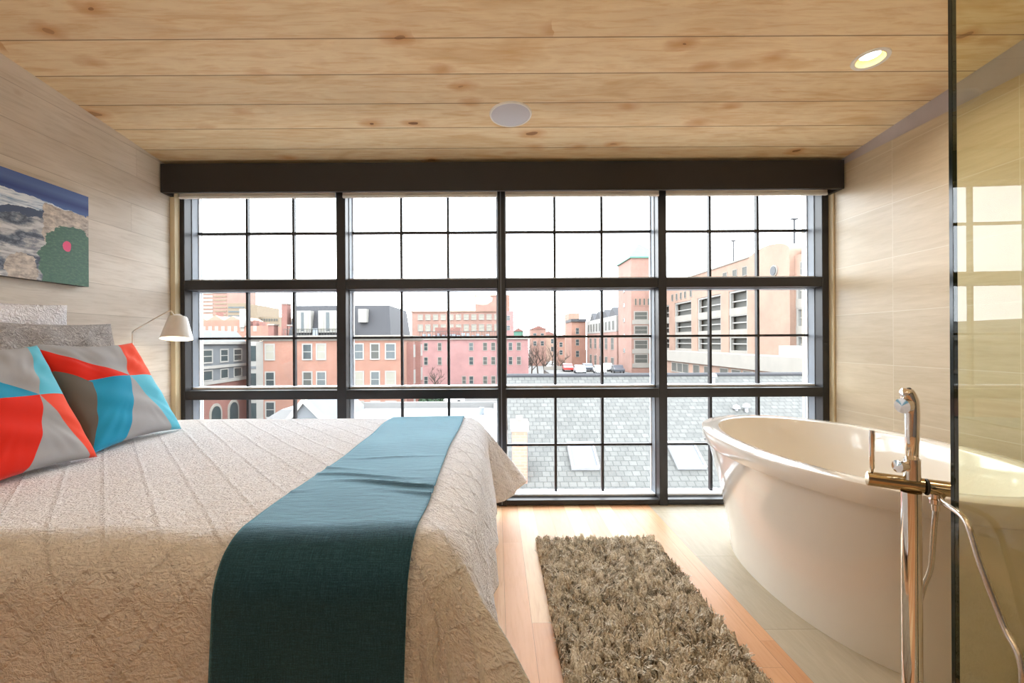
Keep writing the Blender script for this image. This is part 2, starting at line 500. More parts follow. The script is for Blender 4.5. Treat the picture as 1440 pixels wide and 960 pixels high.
M = {}
def mats():
    M['ceiling'] = mat_ceiling(); M['leftwall'] = mat_leftwall(); M['floor'] = mat_floor()
    M['walltile'] = tile_mat('beige_wall_tile', 'wall', srgb(188, 171, 142), srgb(206, 190, 164), groutc=srgb(212, 202, 182))
    M['floortile'] = tile_mat('beige_floor_tile', 'floor', srgb(176, 164, 140), srgb(194, 182, 158), rowh=.61, L=.31 * 2, zoff=2.40 - .61 * 8, loff=1.03, rough=.55, groutc=srgb(160, 148, 124))
    M['drywall'] = plain('lilac_grey_paint', srgb(186, 178, 180), .8)
    M['backwall'] = plain('mid_grey_paint', srgb(128, 126, 126), .8)
    M['bronze'] = plain('dark_bronze_metal', srgb(37, 36, 38), .42, .0, spec=.5)
    M['extframe'] = plain('grey_painted_metal', srgb(120, 126, 134), .45)
    M['valance'] = plain('espresso_wood', srgb(32, 27, 25), .5)
    M['extwhite'] = plain('weathered_white', ext(222, 222, 226), .7)
    M['cream'] = plain('cream_trim', srgb(214, 200, 180), .6)
    M['jamb'] = plain('pale_wood_trim', srgb(206, 190, 156), .55, var=.1, scale=3)
    M['white'] = plain('white_enamel', srgb(232, 228, 220), .35)
    M['sill'] = plain('white_sill', srgb(225, 228, 232), .4)
    M['tub'] = plain('white_acrylic', srgb(236, 230, 220), .12, var=.01, coat=.6)
    M['chrome'] = plain('chrome', (.86, .84, .82), .07, 1., var=.01)
    M['chrome_hose'] = plain('ribbed_chrome', (.7, .68, .64), .22, 1., var=.1, scale=200)
    M['brassy'] = plain('bronze_tinted_chrome', (.55, .44, .27), .16, 1., var=.02)
    M['black'] = plain('black_rubber', (.02, .02, .02), .5)
    M['coverlet'] = mat_coverlet(); M['runner'] = mat_runner()
    grey = srgb(166, 165, 166); dg = srgb(112, 106, 98); red = srgb(222, 44, 26); org = srgb(232, 74, 48)
    teal = srgb(42, 150, 186); lteal = srgb(96, 186, 208)
    M['cush_a'] = mat_fabric('patchwork_red_teal', pinwheel([red, grey, org, lteal, grey, teal], None, red, .67, .53))
    M['cush_b'] = mat_fabric('patchwork_teal_red', pinwheel([teal, grey, lteal, org, grey, red], dg, None))
    def knit(t):
        w = t.noise(t.uv(), 34, 3, .6, 2.)
        return t.ramp(w, [(.3, srgb(120, 117, 116)), (.7, srgb(178, 174, 172))])
    t = NT('grey_ruched_knit'); w = t.noise(t.uv(), 22, 4, .65, 2.5)
    M['knit'] = t.bsdf(t.ramp(w, [(.3, srgb(146, 142, 141)), (.7, srgb(206, 201, 199))]), .9, normal=t.bump(w, .9, .02), sheen=.2)
    t = NT('white_matelasse_sham'); w = t.noise(t.uv(), 20, 3, .6, 2.5)
    M['sham'] = t.bsdf(t.ramp(w, [(.3, srgb(226, 224, 228)), (.7, srgb(242, 240, 244))]), .85, normal=t.bump(w, .9, .02), sheen=.15)
    t = NT('shag_yarn'); x, y, z = t.sep(t.obj())
    w = t.noise(t.obj(), 150, 2, .6); w2 = t.noise(t.obj(), 14, 3)
    c = t.ramp(t.m('ADD', t.m('MULTIPLY', w, .7), t.m('MULTIPLY', w2, .3)), [(.36, srgb(160, 144, 122)), (.5, srgb(218, 207, 188)), (.62, srgb(246, 240, 228))])
    M['shag'] = t.bsdf(c, .85, spec=.15)
    M['rugbase'] = plain('rug_backing', srgb(110, 95, 74), .9)
    M['winglass'] = mat_glass('window_glass', (.97, .98, .97), .6)
    M['shower'] = mat_glass('tinted_shower_glass', (.935, .95, .84), 1.5)
    M['glassedge'] = plain('green_glass_edge', (.012, .02, .016), .1, var=.01)
    M['mattress'] = plain('mattress_ticking', srgb(230, 222, 206), .9)
    M['canvas'] = mat_painting(); M['canvas_side'] = plain('canvas_edge', srgb(70, 66, 60), .8)
    M['bulb'] = mat_emit('warm_bulb', (1., .86, .62), 9.)
    M['led'] = mat_emit('downlight_lamp', (1., .97, .92), 14.)
    M['reflector'] = plain('gold_reflector', srgb(236, 220, 150), .35, .2)
    M['speaker'] = plain('speaker_mesh', srgb(200, 198, 203), .7, var=.02)
    # outside
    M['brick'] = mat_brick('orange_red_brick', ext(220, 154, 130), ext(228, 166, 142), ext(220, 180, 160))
    M['brick_dk'] = mat_brick('dark_and_shaded_red_brick', ext(190, 124, 112), ext(200, 136, 124), ext(192, 154, 140))  # dark red brick; on the side bays its tone paints in shade
    M['pink'] = mat_brick('painted_pink_brick', ext(236, 176, 172), ext(238, 182, 178), ext(236, 178, 174))
    M['mill'] = mat_brick('old_mill_brick', ext(216, 160, 142), ext(224, 170, 152), ext(218, 186, 170))
    M['peach'] = mat_brick('peach_brick', ext(226, 178, 152), ext(232, 186, 162), ext(228, 198, 178))
    M['slate'] = mat_slate()
    M['mansard'] = plain('charcoal_mansard_shingle', ext(84, 84, 90), .7, scale=2)
    M['stone'] = plain('pale_limestone', ext(216, 208, 196), .8, scale=1)
    M['bluegrey'] = plain('blue_grey_cladding', ext(150, 155, 160), .7, scale=1)
    M['beigeb'] = plain('beige_concrete', ext(190, 168, 140), .8, scale=1)
    M['copper'] = plain('green_copper', ext(120, 190, 164), .6, scale=1)
    M['pane'] = plain('far_window_pane', ext(96, 108, 110), .15, scale=1)
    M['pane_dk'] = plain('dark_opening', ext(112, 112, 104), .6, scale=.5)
    M['pane_lt'] = plain('pale_blind', ext(214, 208, 190), .6, scale=1)
    M['winwhite'] = plain('white_window_frame', ext(224, 220, 212), .6, scale=1)
    M['asphalt'] = plain('asphalt', ext(150, 148, 144), .9, var=.12, scale=.1)
    M['roofwhite'] = plain('white_flat_roof', ext(190, 188, 186), .8, scale=.6)
    M['bark'] = plain('bare_bark', ext(120, 104, 92), .9)
    M['leaf'] = plain('evergreen_leaf', ext(84, 116, 78), .8, var=.2, scale=5)
    M['polemetal'] = plain('grey_pole', ext(84, 84, 90), .5)
    M['tyre'] = plain('tyre', ext(40, 40, 42), .8)
mats()
# ================================================================== ROOM
XL, XR = -2.18, 2.275
YW = 3.14          # inner plane of the window frames
YB = -2.6
def ceil_z(y): return 2.295 + .1 * (YW - y)

# floor: boards left of x = 1.03, tile right
MB().box(XL, 1.03, YB, YW + .02, -.06, 0).build('floor', M['floor'], kind='structure')
MB().box(1.03, XR, YB, YW + .02, -.06, 0).build('floor_tile', M['floortile'], kind='structure')
# ceiling: sloping slab
m = MB()
y0, y1 = YB - .1, YW + .3
m.prism([(XL - .1, y0, ceil_z(y0)), (XL - .1, y1, ceil_z(y1)), (XL - .1, y1, ceil_z(y1) + .12), (XL - .1, y0, ceil_z(y0) + .12)], (0, 0, 0), (XR - XL + .2, 0, 0))
m.build('ceiling', M['ceiling'], kind='structure')
MB().prism([(XL, YB, 0), (XL, YW + .3, 0), (XL, YW + .3, ceil_z(YW + .3) + .05), (XL, YB, ceil_z(YB) + .05)], (0, 0, 0), (-.12, 0, 0)).build('wall_left', M['leftwall'], kind='structure')
MB().box(XR, XR + .12, YB, YW + .3, 0, 2.262).build('wall_right', M['walltile'], kind='structure')
MB().prism([(XR + .006, YB, 2.262), (XR + .006, YW + .3, 2.262), (XR + .006, YW + .3, ceil_z(YW + .3) + .05), (XR + .006, YB, ceil_z(YB) + .05)], (0, 0, 0), (.114, 0, 0)).build('trim_1', M['drywall'], kind='structure')
MB().box(XL - .1, XR + .1, YB - .12, YB, 0, 3.0).build('wall_back', M['backwall'], kind='structure')
# head wall above the glass, behind the valance
MB().box(XL, XR, YW + .02, YW + .3, 2.235, 2.4).build('wall_front', M['backwall'], kind='structure')
# pale corner trim beside the left jamb
MB().box(XL + .001, -2.146, YW - .05, YW + .02, 0, 2.25).build('trim_2', M['jamb'], kind='structure', bevel=.003)
MB().box(2.262, XR - .001, YW - .04, YW + .02, 0, 2.25).build('trim_3', M['jamb'], kind='structure', bevel=.003)

# window wall: deep dark frame
mull = [(-2.160, -2.116), (-1.085, -1.022), (.012, .064), (1.104, 1.160), (2.217, 2.262)]
rails = [(2.16, 2.235), (1.482, 1.547), (.733, .796), (.005, .040)]
fr = thing('trim_4', (0, YW, 0), 'dark metal frame grid of the window wall', None, kind='structure')
for (a, b) in mull:
    MB().box(a, b, YW, YW + .075, .0, 2.235).build('mullion', M['bronze'], fr, bevel=.003)
for (a, b) in rails:
    for k in range(4):
        MB().box(mull[k][1], mull[k + 1][0], YW + .002, YW + .073, a, b).build('rail', M['bronze'], fr, bevel=.003)
# centre mullion has a pale coupling groove
MB().box(.030, .036, YW - .002, YW + .003, .01, 2.23).build('coupling_strip', M['extframe'], fr)
for k in range(4):
    x0, x1 = mull[k][1], mull[k + 1][0]
    w = thing('window_%d' % (k + 1), ((x0 + x1) / 2, YW + .1, 0), 'tall gridded window bay of the window wall', None, kind='structure')
    for (z0, z1) in ((.040, .733), (.796, 1.482), (1.547, 2.16)):
        # grey outer casing around each light
        m = MB(); ya, yb = YW + .076, YW + .180
        m.box(x0 - .03, x0 + .004, ya, yb, z0 - .02, z1 + .02); m.box(x1 - .004, x1 + .03, ya, yb, z0 - .02, z1 + .02)
        m.box(x0, x1, ya, yb, z1 - .004, z1 + .03); m.box(x0, x1, ya, yb, z0 - .03, z0 + .004)
        m.build('casing', M['extframe'], w)
        m = MB(); m.box(x0 + .004, x1 - .004, YW + .074, YW + .181, z0 + .004, z0 + .016)
        m.build('sill', M['sill'], w)
        MB().box(x0 + .004, x1 - .004, YW + .148, YW + .156, z0 + .016, z1 - .004).build('pane', M['winglass'], w)
        for i in (1, 2):
            xm = (mull[k][0] + mull[k][1]) / 2 * 0 + x0 + .02 + (x1 - x0 - .04) * i / 3
            MB().box(xm - .008, xm + .008, YW + .136, YW + .168, z0 + .016, z1).build('muntin', M['bronze'], w)
        zm = {.040: .385, .796: 1.152, 1.547: 1.895}[z0]
        MB().box(x0 + .004, x1 - .004, YW + .137, YW + .167, zm - .008, zm + .008).build('muntin', M['bronze'], w)
        # thin inner line of the sash near each side (pale bead)
        m = MB(); m.box(x0 + .004, x0 + .010, YW + .142, YW + .162, z0 + .016, z1 - .004); m.box(x1 - .010, x1 - .004, YW + .142, YW + .162, z0 + .016, z1 - .004)
        m.build('bead', M['sill'], w)
# outside wall below and beside the window
MB().box(XL - .4, XR + .4, YW + .03, YW + .30, -.4, -.0).build('wall_sill', M['stone'], kind='structure')

# valance
va = thing('valance', (0, 3.0, 2.1), 'long dark espresso wooden valance box above the window wall', 'valance')
MB().box(-2.172, 2.262, 2.995, 3.02, 2.098, 2.285).build('front_board', M['valance'], va, bevel=.003)
MB().box(-2.172, 2.262, 3.02, 3.135, 2.262, 2.284).build('top_board', M['valance'], va)
MB().box(-2.172, -2.15, 3.02, 3.135, 2.098, 2.262).build('end_board', M['valance'], va)
MB().box(2.24, 2.262, 3.02, 3.135, 2.098, 2.262).build('end_board', M['valance'], va)
names = ['leftmost bay, beside the bed lamp', 'second bay from the left', 'third bay from the left', 'rightmost bay, above the tub']
spans = [(-2.13, -1.08), (-1.03, .01), (.065, 1.10), (1.15, 2.235)]
for (a, b), nm in zip(spans, names):
    s = thing('roller_shade', ((a + b) / 2, 3.08, 2.08), 'rolled-up cream roller shade under the valance in the ' + nm, 'roller shade', 'roller shades under the valance')
    MB().tube([(a + .02, 3.08, 2.16), (b - .02, 3.08, 2.16)], .036, 16).build('roll', M['cream'], s, smooth='auto')
    MB().box(a, b, 3.112, 3.120, 2.10, 2.16).build('fabric', M['white'], s)
    MB().box(a, b, 3.106, 3.126, 2.093, 2.110).build('hem_bar', M['white'], s, bevel=.003)

# ceiling fittings (tilted with the slope)
nrm = Vector((0, -.1, -1)).normalized()
def on_ceiling(px, py):
    d = (ceil_z(0) - CZ) / ((PY - py) / F + .1)
    return Vector(((px - PX) / F * d, d, ceil_z(d)))
c = on_ceiling(720, 160.5)
sp = thing('ceiling_speaker', c, 'flat round pale grey speaker set in the wooden ceiling', 'speaker')
MB().lathe(c, [(.0, .006), (.106, .006)], 56, nrm).build('grille', M['speaker'], sp, smooth='auto')
MB().lathe(c, [(.106, .0), (.106, .008), (.113, .008), (.116, .0)], 56, nrm).build('rim', M['white'], sp, smooth='auto')
def downlight(c, label):
    dl = thing('recessed_downlight', c, label, 'ceiling light')
    MB().lathe(c, [(.075, .0), (.073, .005), (.060, .004), (.056, .0)], 48, nrm).build('trim_ring', M['white'], dl, smooth='auto')
    MB().lathe(c, [(.056, .003), (.051, -.015), (.040, -.022)], 48, nrm).build('reflector', M['reflector'], dl, smooth=True)
    MB().lathe(c, [(.040, -.021), (.0, -.021)], 40, nrm).build('lamp', M['led'], dl)
    return dl
DLc = on_ceiling(1226.5, 86)
# hole for the downlight in the ceiling
def cut_hole(c, r):
    me = MB().lathe(c, [(r, .05), (r, -.1)], 48, nrm)
    n = len(me.v); me.f.append(tuple(range(48))); me.f.append(tuple(range(n - 48, n)))
    cut = me.build('cutter', None)
    ob = bpy.data.objects['ceiling']
    md = ob.modifiers.new('hole', 'BOOLEAN'); md.object = cut; md.operation = 'DIFFERENCE'; md.solver = 'EXACT'
    dg = bpy.context.evaluated_depsgraph_get()
    new = bpy.data.meshes.new_from_object(ob.evaluated_get(dg))
    ob.modifiers.clear(); ob.data = new
    bpy.data.objects.remove(cut)
cut_hole(DLc, .0555)
downlight(DLc, 'lit round recessed downlight in the wooden ceiling above the bathtub')

# ================================================================== PAINTING
def painting():
    y0, y1, z0, z1 = 1.52, 2.423, 1.418, 1.889
    xf, xb = -2.135, -2.175
    p = thing('canvas_print', (xb, (y0 + y1) / 2, z0), 'unframed canvas print of a rocky coast with a pink flower, on the left wall', 'picture')
    P = np.zeros((2, 2, 3)); UV = np.zeros((2, 2, 2))
    for i, y in enumerate((y0, y1)):
        for j, z in enumerate((z0, z1)):
            P[i, j] = (xf + .0005, y, z); UV[i, j] = (i, j)
    grid_mesh('print', P, M['canvas'], p, UV, smooth=False)
    MB().box(xb, xf, y0, y1, z0, z1).build('stretcher', M['canvas_side'], p)
painting()

# ================================================================== BED
TOP = .65
XI, YN, YF = -.19, 1.19, 2.84     # start of the rounded edge: foot, near, far
bed = thing('bed', (-1.1, 2.0, 0), 'large bed against the pale board wall, under the white coverlet', 'bed')
MB().box(-2.13, -.14, 1.16, 2.87, .30, .60).build('mattress', M['mattress'], bed, bevel=.05)
MB().box(-2.13, -.17, 1.19, 2.84, .14, .298).build('base', M['backwall'], bed, bevel=.01)
for x in (-2.05, -.28):
    for y in (1.27, 2.76):
        MB().tube([(x, y, 0), (x, y, .14)], .025, 12).build('leg', M['black'], bed)

rng = np.random.default_rng(5)
def wob(a, b):
    return .5 * (np.sin(a * 5.3 + b * 2.1) + np.sin(a * 2.9 - b * 6.7 + 1.) + .6 * np.sin(a * 11.3 + b * 8.7 + 2.))
def skirt(side, s, t, off=0.):
    """side near/foot/far or corners; s along path, t arc distance down from start of edge. returns xyz"""
    Rr = .13
    if side == 'near':  P = np.array([s, YN]); n = np.array([0, -1.]); al = .03; cid = s * 1.0; corner = math.exp(-((s - XI) / .22) ** 2)
    elif side == 'far': P = np.array([s, YF]); n = np.array([0, 1.]); al = .03; cid = s + 9.; corner = math.exp(-((s - XI) / .22) ** 2)
    elif side == 'foot':
        P = np.array([XI, s]); n = np.array([1., 0]); al = .10; cid = s + 20.; corner = max(math.exp(-((s - YN) / .25) ** 2), math.exp(-((s - YF) / .25) ** 2))
        al += .0
    elif side == 'cn':   # near corner: s = angle from -y (0) to +x (pi/2)
        P = np.array([XI, YN]); n = np.array([math.sin(s), -math.cos(s)]); corner = 1.
        ph = s; al = .03 + (.10 - .03) * s / (PI / 2) + .58 * math.exp(-((ph - R(66)) / .42) ** 2) * math.sin(2 * s) ** .6; cid = XI + 1.3 * s
    else:                # far corner: s = angle from +x (0) to +y (pi/2)
        P = np.array([XI, YF]); n = np.array([math.cos(s), math.sin(s)]); corner = 1.
        ph = s; al = .10 + (.03 - .10) * s / (PI / 2) + .70 * math.exp(-((ph - R(26)) / .42) ** 2) * max(math.sin(2 * s), 0) ** .6; cid = YF + 20 + 1.3 * s
    Rr = Rr + off
    thm = PI / 2 - al
    th = min(t / .13, thm)
    out = Rr * math.sin(th); dz = -off + Rr * (1 - math.cos(th)) if off else Rr * (1 - math.cos(th))
    if t / .13 > thm:
        rest = t - .13 * thm
        out += rest * math.sin(al); dz += rest * math.cos(al)
        k = min(rest / .3, 1.) ** 1.2
        out += k * (.010 * math.sin(cid * 17.) + .007 * math.sin(cid * 31. + 1.)) + k * .01
    if not off: pass
    return np.array([P[0] + n[0] * out, P[1] + n[1] * out, TOP - dz])

def top_z(x, y):
    return TOP + .004 * wob(x * 1.6, y * 1.6)

def coverlet():
    L = .60
    nt = 60
    ts = np.linspace(0, L, nt)
    segs = []
    nx, ny = 170, 130
    X = np.linspace(-2.14, XI, nx); Y = np.linspace(YN, YF, ny)
    segs += [('near', s) for s in X[:-1]]
    segs += [('cn', s) for s in np.linspace(0, PI / 2, 60)]
    segs += [('foot', s) for s in Y[1:-1]]
    segs += [('cf', s) for s in np.linspace(0, PI / 2, 60)]
    segs += [('far', s) for s in X[::-1][1:]]
    P = np.zeros((len(segs), nt, 3)); UV = np.zeros((len(segs), nt, 2))
    for i, (sd, s) in enumerate(segs):
        for j, t in enumerate(ts):
            p = skirt(sd, s, t)
            w = .0035 * wob(p[0] * 4, p[1] * 4 + p[2] * 3) * min(1, t / .1)
            # smooth blend with the wobble of the top
            bl = max(0., 1 - t / .1)
            P[i, j] = p + np.array([w, w, (top_z(p[0], p[1]) - TOP) * bl])
            if sd == 'near': UV[i, j] = (s, YN - t)
            elif sd == 'far': UV[i, j] = (s, YF + t)
            elif sd == 'foot': UV[i, j] = (XI + t, s)
            elif sd == 'cn': UV[i, j] = (XI + t * math.sin(s), YN - t * math.cos(s))
            else: UV[i, j] = (XI + t * math.cos(s), YF + t * math.sin(s))
    # top grid
    T = np.zeros((nx, ny, 3)); TU = np.zeros((nx, ny, 2))
    for i, x in enumerate(X):
        for j, y in enumerate(Y):
            T[i, j] = (x, y, top_z(x, y)); TU[i, j] = (x, y)
    vs = np.vstack([P.reshape(-1, 3), T.reshape(-1, 3)]); uvs = np.vstack([UV.reshape(-1, 2), TU.reshape(-1, 2)])
    fs = []
    for i in range(len(segs) - 1):
        for j in range(nt - 1):
            fs.append((i * nt + j, i * nt + j + 1, (i + 1) * nt + j + 1, (i + 1) * nt + j))
    o0 = P.shape[0] * nt
    for i in range(nx - 1):
        for j in range(ny - 1):
            a = o0 + i * ny + j
            fs.append((a, a + ny, a + ny + 1, a + 1))
    me = bpy.data.meshes.new('coverlet'); me.from_pydata([tuple(map(float, v)) for v in vs], [], fs); me.update()
    uvl = me.uv_layers.new(name='UVMap'); li = np.empty(len(me.loops), dtype=np.int32); me.loops.foreach_get('vertex_index', li)
    uvl.data.foreach_set('uv', uvs[li].astype(np.float32).ravel())
    bm = bmesh.new(); bm.from_mesh(me); bmesh.ops.remove_doubles(bm, verts=bm.verts, dist=.0008)
    bmesh.ops.recalc_face_normals(bm, faces=bm.faces); bm.to_mesh(me); bm.free()
    for p in me.polygons: p.use_smooth = True
    me.materials.append(M['coverlet'])
    o = bpy.data.objects.new('coverlet', me); COL.objects.link(o)
    md = o.modifiers.new('thick', 'SOLIDIFY'); md.thickness = .008; md.offset = -1.
    tag(o, 'white quilted coverlet draped over the whole bed, corners flaring out', 'bedspread')
coverlet()

def runner():
    off = .006
    nxs = 46
    xs = np.linspace(-.63, -.205, nxs)
    path = [('near', t) for t in np.linspace(.62, 0, 90)[:-1]] + [('top', y) for y in np.linspace(YN, YF, 170)] + [('far', t) for t in np.linspace(0, .5, 60)[1:]]
    P = np.zeros((len(path), nxs, 3)); UV = np.zeros((len(path), nxs, 2))
    for i, (sd, q) in enumerate(path):
        for j, x in enumerate(xs):
            f = j / (nxs - 1)
            if sd == 'top': yy = q
            elif sd == 'near': yy = YN - q
            else: yy = YF + q
            # edges wander a little
            xe = x + (1 - f) * (.012 * math.sin(yy * 4.) - .02 * (1 if sd != 'top' else 0) * min(1, q * 2 if sd != 'top' else 0)) + f * .006 * math.sin(yy * 5 + 1)
            if sd == 'top':
                z = top_z(xe, q) + off
                for yc, a in ((1.42, .007), (1.50, .010), (1.585, .007), (1.68, .006), (1.86, .004)):
                    yw = yc + .03 * math.sin(f * 3.5 + yc * 9)
                    z += a * math.exp(-((q - yw) / .011) ** 2) * (.5 + .5 * math.sin(f * 4 + yc * 20))
                p = np.array([xe, q, z])
            else:
                p = skirt(sd, xe, q, off)
                base = skirt(sd, xe, q)
                bl = max(0., 1 - q / .1)
                p[2] += (top_z(p[0], p[1]) - TOP) * bl
                s = -1 if sd == 'near' else 1
                p[1] += s * .006 * min(1, q / .1)
            P[i, j] = p; UV[i, j] = (xe, yy)
    o = grid_mesh('bed_runner', P, M['runner'], None, UV)
    md = o.modifiers.new('thick', 'SOLIDIFY'); md.thickness = .005; md.offset = 1.
    bm = bmesh.new(); bm.from_mesh(o.data); bmesh.ops.recalc_face_normals(bm, faces=bm.faces)
    if sum(f.normal.z for f in bm.faces if abs(f.normal.z) > .5) < 0:
        bmesh.ops.reverse_faces(bm, faces=bm.faces)
    bm.to_mesh(o.data); bm.free()
    tag(o, 'dark teal woven throw laid across the foot of the bed', 'throw')
runner()

def pillow(name, mat, c, yw, h, th, lean, label, cat, yaw=0., group=None, pinch=.10, wrinkle=.004, seed=0, roll=0.):
    """stands on its lower edge facing +x; c = centre of the bottom edge"""
    n = 56
    g = np.linspace(-1, 1, n)
    def sheet(sgn):
        P = np.zeros((n, n, 3)); UV = np.zeros((n, n, 2))
        for i, a in enumerate(g):
            for j, b in enumerate(g):
                aa = math.copysign(abs(a) ** .9, a); bb = math.copysign(abs(b) ** .9, b)
                y = aa * (1 - pinch * (1 - bb * bb)) * yw / 2
                z = bb * (1 - pinch * (1 - aa * aa)) * h / 2
                T = th / 2 * (max(0, 1 - aa * aa) ** .42) * (max(0, 1 - bb * bb) ** .42)
                edge = (1 - aa ** 4) * (1 - bb ** 4)
                T += wrinkle * edge * math.sin(7 * a + 9 * b * a + seed) + wrinkle * edge * math.sin(13 * b + 5 * a + seed * 2)
                T += wrinkle * 1.6 * (abs(a * b)) * edge * math.sin(26 * math.atan2(b, a))
                P[i, j] = (sgn * T, y, z); UV[i, j] = ((a + 1) / 2, (b + 1) / 2)
        return P, UV
    rot = Matrix.Rotation(yaw, 3, 'Z') @ Matrix.Rotation(-lean, 3, 'Y') @ Matrix.Rotation(roll, 3, 'X')
    vs, uvs, fs = [], [], []
    for sgn in (1, -1):
        P, UV = sheet(sgn); o = len(vs)
        for p, u in zip(P.reshape(-1, 3), UV.reshape(-1, 2)):
            q = rot @ Vector((p[0], p[1], p[2] + h / 2)) + Vector(c)
            vs.append(tuple(q)); uvs.append(tuple(u))
        for i in range(n - 1):
            for j in range(n - 1):
                q = (o + i * n + j, o + (i + 1) * n + j, o + (i + 1) * n + j + 1, o + i * n + j + 1)
                fs.append(q if sgn > 0 else q[::-1])
    me = bpy.data.meshes.new(name); me.from_pydata(vs, [], fs); me.update()
    uvl = me.uv_layers.new(name='UVMap')
    for k, l in enumerate(me.loops): uvl.data[k].uv = uvs[l.vertex_index]
    bm = bmesh.new(); bm.from_mesh(me); bmesh.ops.remove_doubles(bm, verts=bm.verts, dist=.0004); bm.to_mesh(me); bm.free()
    for p in me.polygons: p.use_smooth = True
    me.materials.append(mat)
    o = bpy.data.objects.new(name, me); COL.objects.link(o)
    tag(o, label, cat, group)
    return o
pillow('pillow', M['sham'], (-2.085, 1.88, .66), .76, .65, .13, R(1), 'white textured square pillow leaning on the wall, rearmost on the bed', 'pillow', pinch=.05, seed=1)
pillow('pillow', M['knit'], (-1.915, 2.04, .655), .78, .58, .14, R(11), 'grey ruched pillow behind the patchwork cushions', 'pillow', pinch=.06, wrinkle=.008, seed=2)
pillow('cushion', M['cush_b'], (-1.715, 2.235, .652), .59, .54, .15, R(29), 'patchwork cushion with teal lower half and red top, nearer the window', 'cushion', pinch=.09, seed=3, yaw=R(2))
pillow('cushion', M['cush_a'], (-1.640, 1.64, .652), .55, .52, .15, R(27), 'patchwork cushion with red lower half and teal top, cut by the left edge', 'cushion', pinch=.09, seed=4, yaw=R(3))

# ================================================================== READING LAMP
def lamp():
    w = at(183, 460, 2.70)
    xw = XL + .002
    L = thing('wall_lamp', (xw, 2.72, .95), 'white swing-arm reading lamp with a lit conical shade above the bed', 'wall lamp')
    xr = -2.125
    # wall bracket, hidden low behind the cushions
    MB().lathe((xw, 2.70, .93), [(.0, .0), (.045, .0), (.045, .014), (.0, .016)], 32, (1, 0, 0)).build('wall_plate', M['white'], L, smooth='auto')
    MB().tube([(xw + .012, 2.70, .93), (xr, 2.70, .93), (xr, 2.70, 1.19)], .0042, 10).build('upright', M['white'], L, smooth='auto')
    e = Vector((-1.985, 2.80, 1.315))
    tip = Vector((-1.935, 2.81, 1.285))
    MB().tube([(xr, 2.70, 1.185), (xr + .012, 2.704, 1.200), (-2.02, 2.775, 1.285), e, e + Vector((.014, .002, .001)), (-1.952, 2.808, 1.287), tip], .0042, 10).build('arm', M['white'], L, smooth=True)
    ax = (tip + Vector((.012, 0, -.2)) - tip).normalized()
    ax = Vector((.05, -.16, -1)).normalized()
    s = MB().lathe(tip + Vector((0, 0, .0)), [(.012, -.012), (.030, .0), (.046, .004), (.050, .012), (.086, .140), (.084, .140), (.048, .014), (.0, .008)], 48, ax).build('lamp_shade', M['white'], L, smooth='auto')
    MB().lathe(tip + ax * .045, [(.0, -.02), (.012, -.02), (.022, .01), (.026, .03), (.018, .052), (.0, .06)], 24, ax).build('bulb', M['bulb'], s, smooth=True)
    li = bpy.data.lights.new('lamp_glow', 'POINT'); li.energy = 1.4; li.color = (1, .8, .55); li.shadow_soft_size = .03
    lo = bpy.data.objects.new('lamp_glow', li); COL.objects.link(lo); lo.location = tip + ax * .125
lamp()

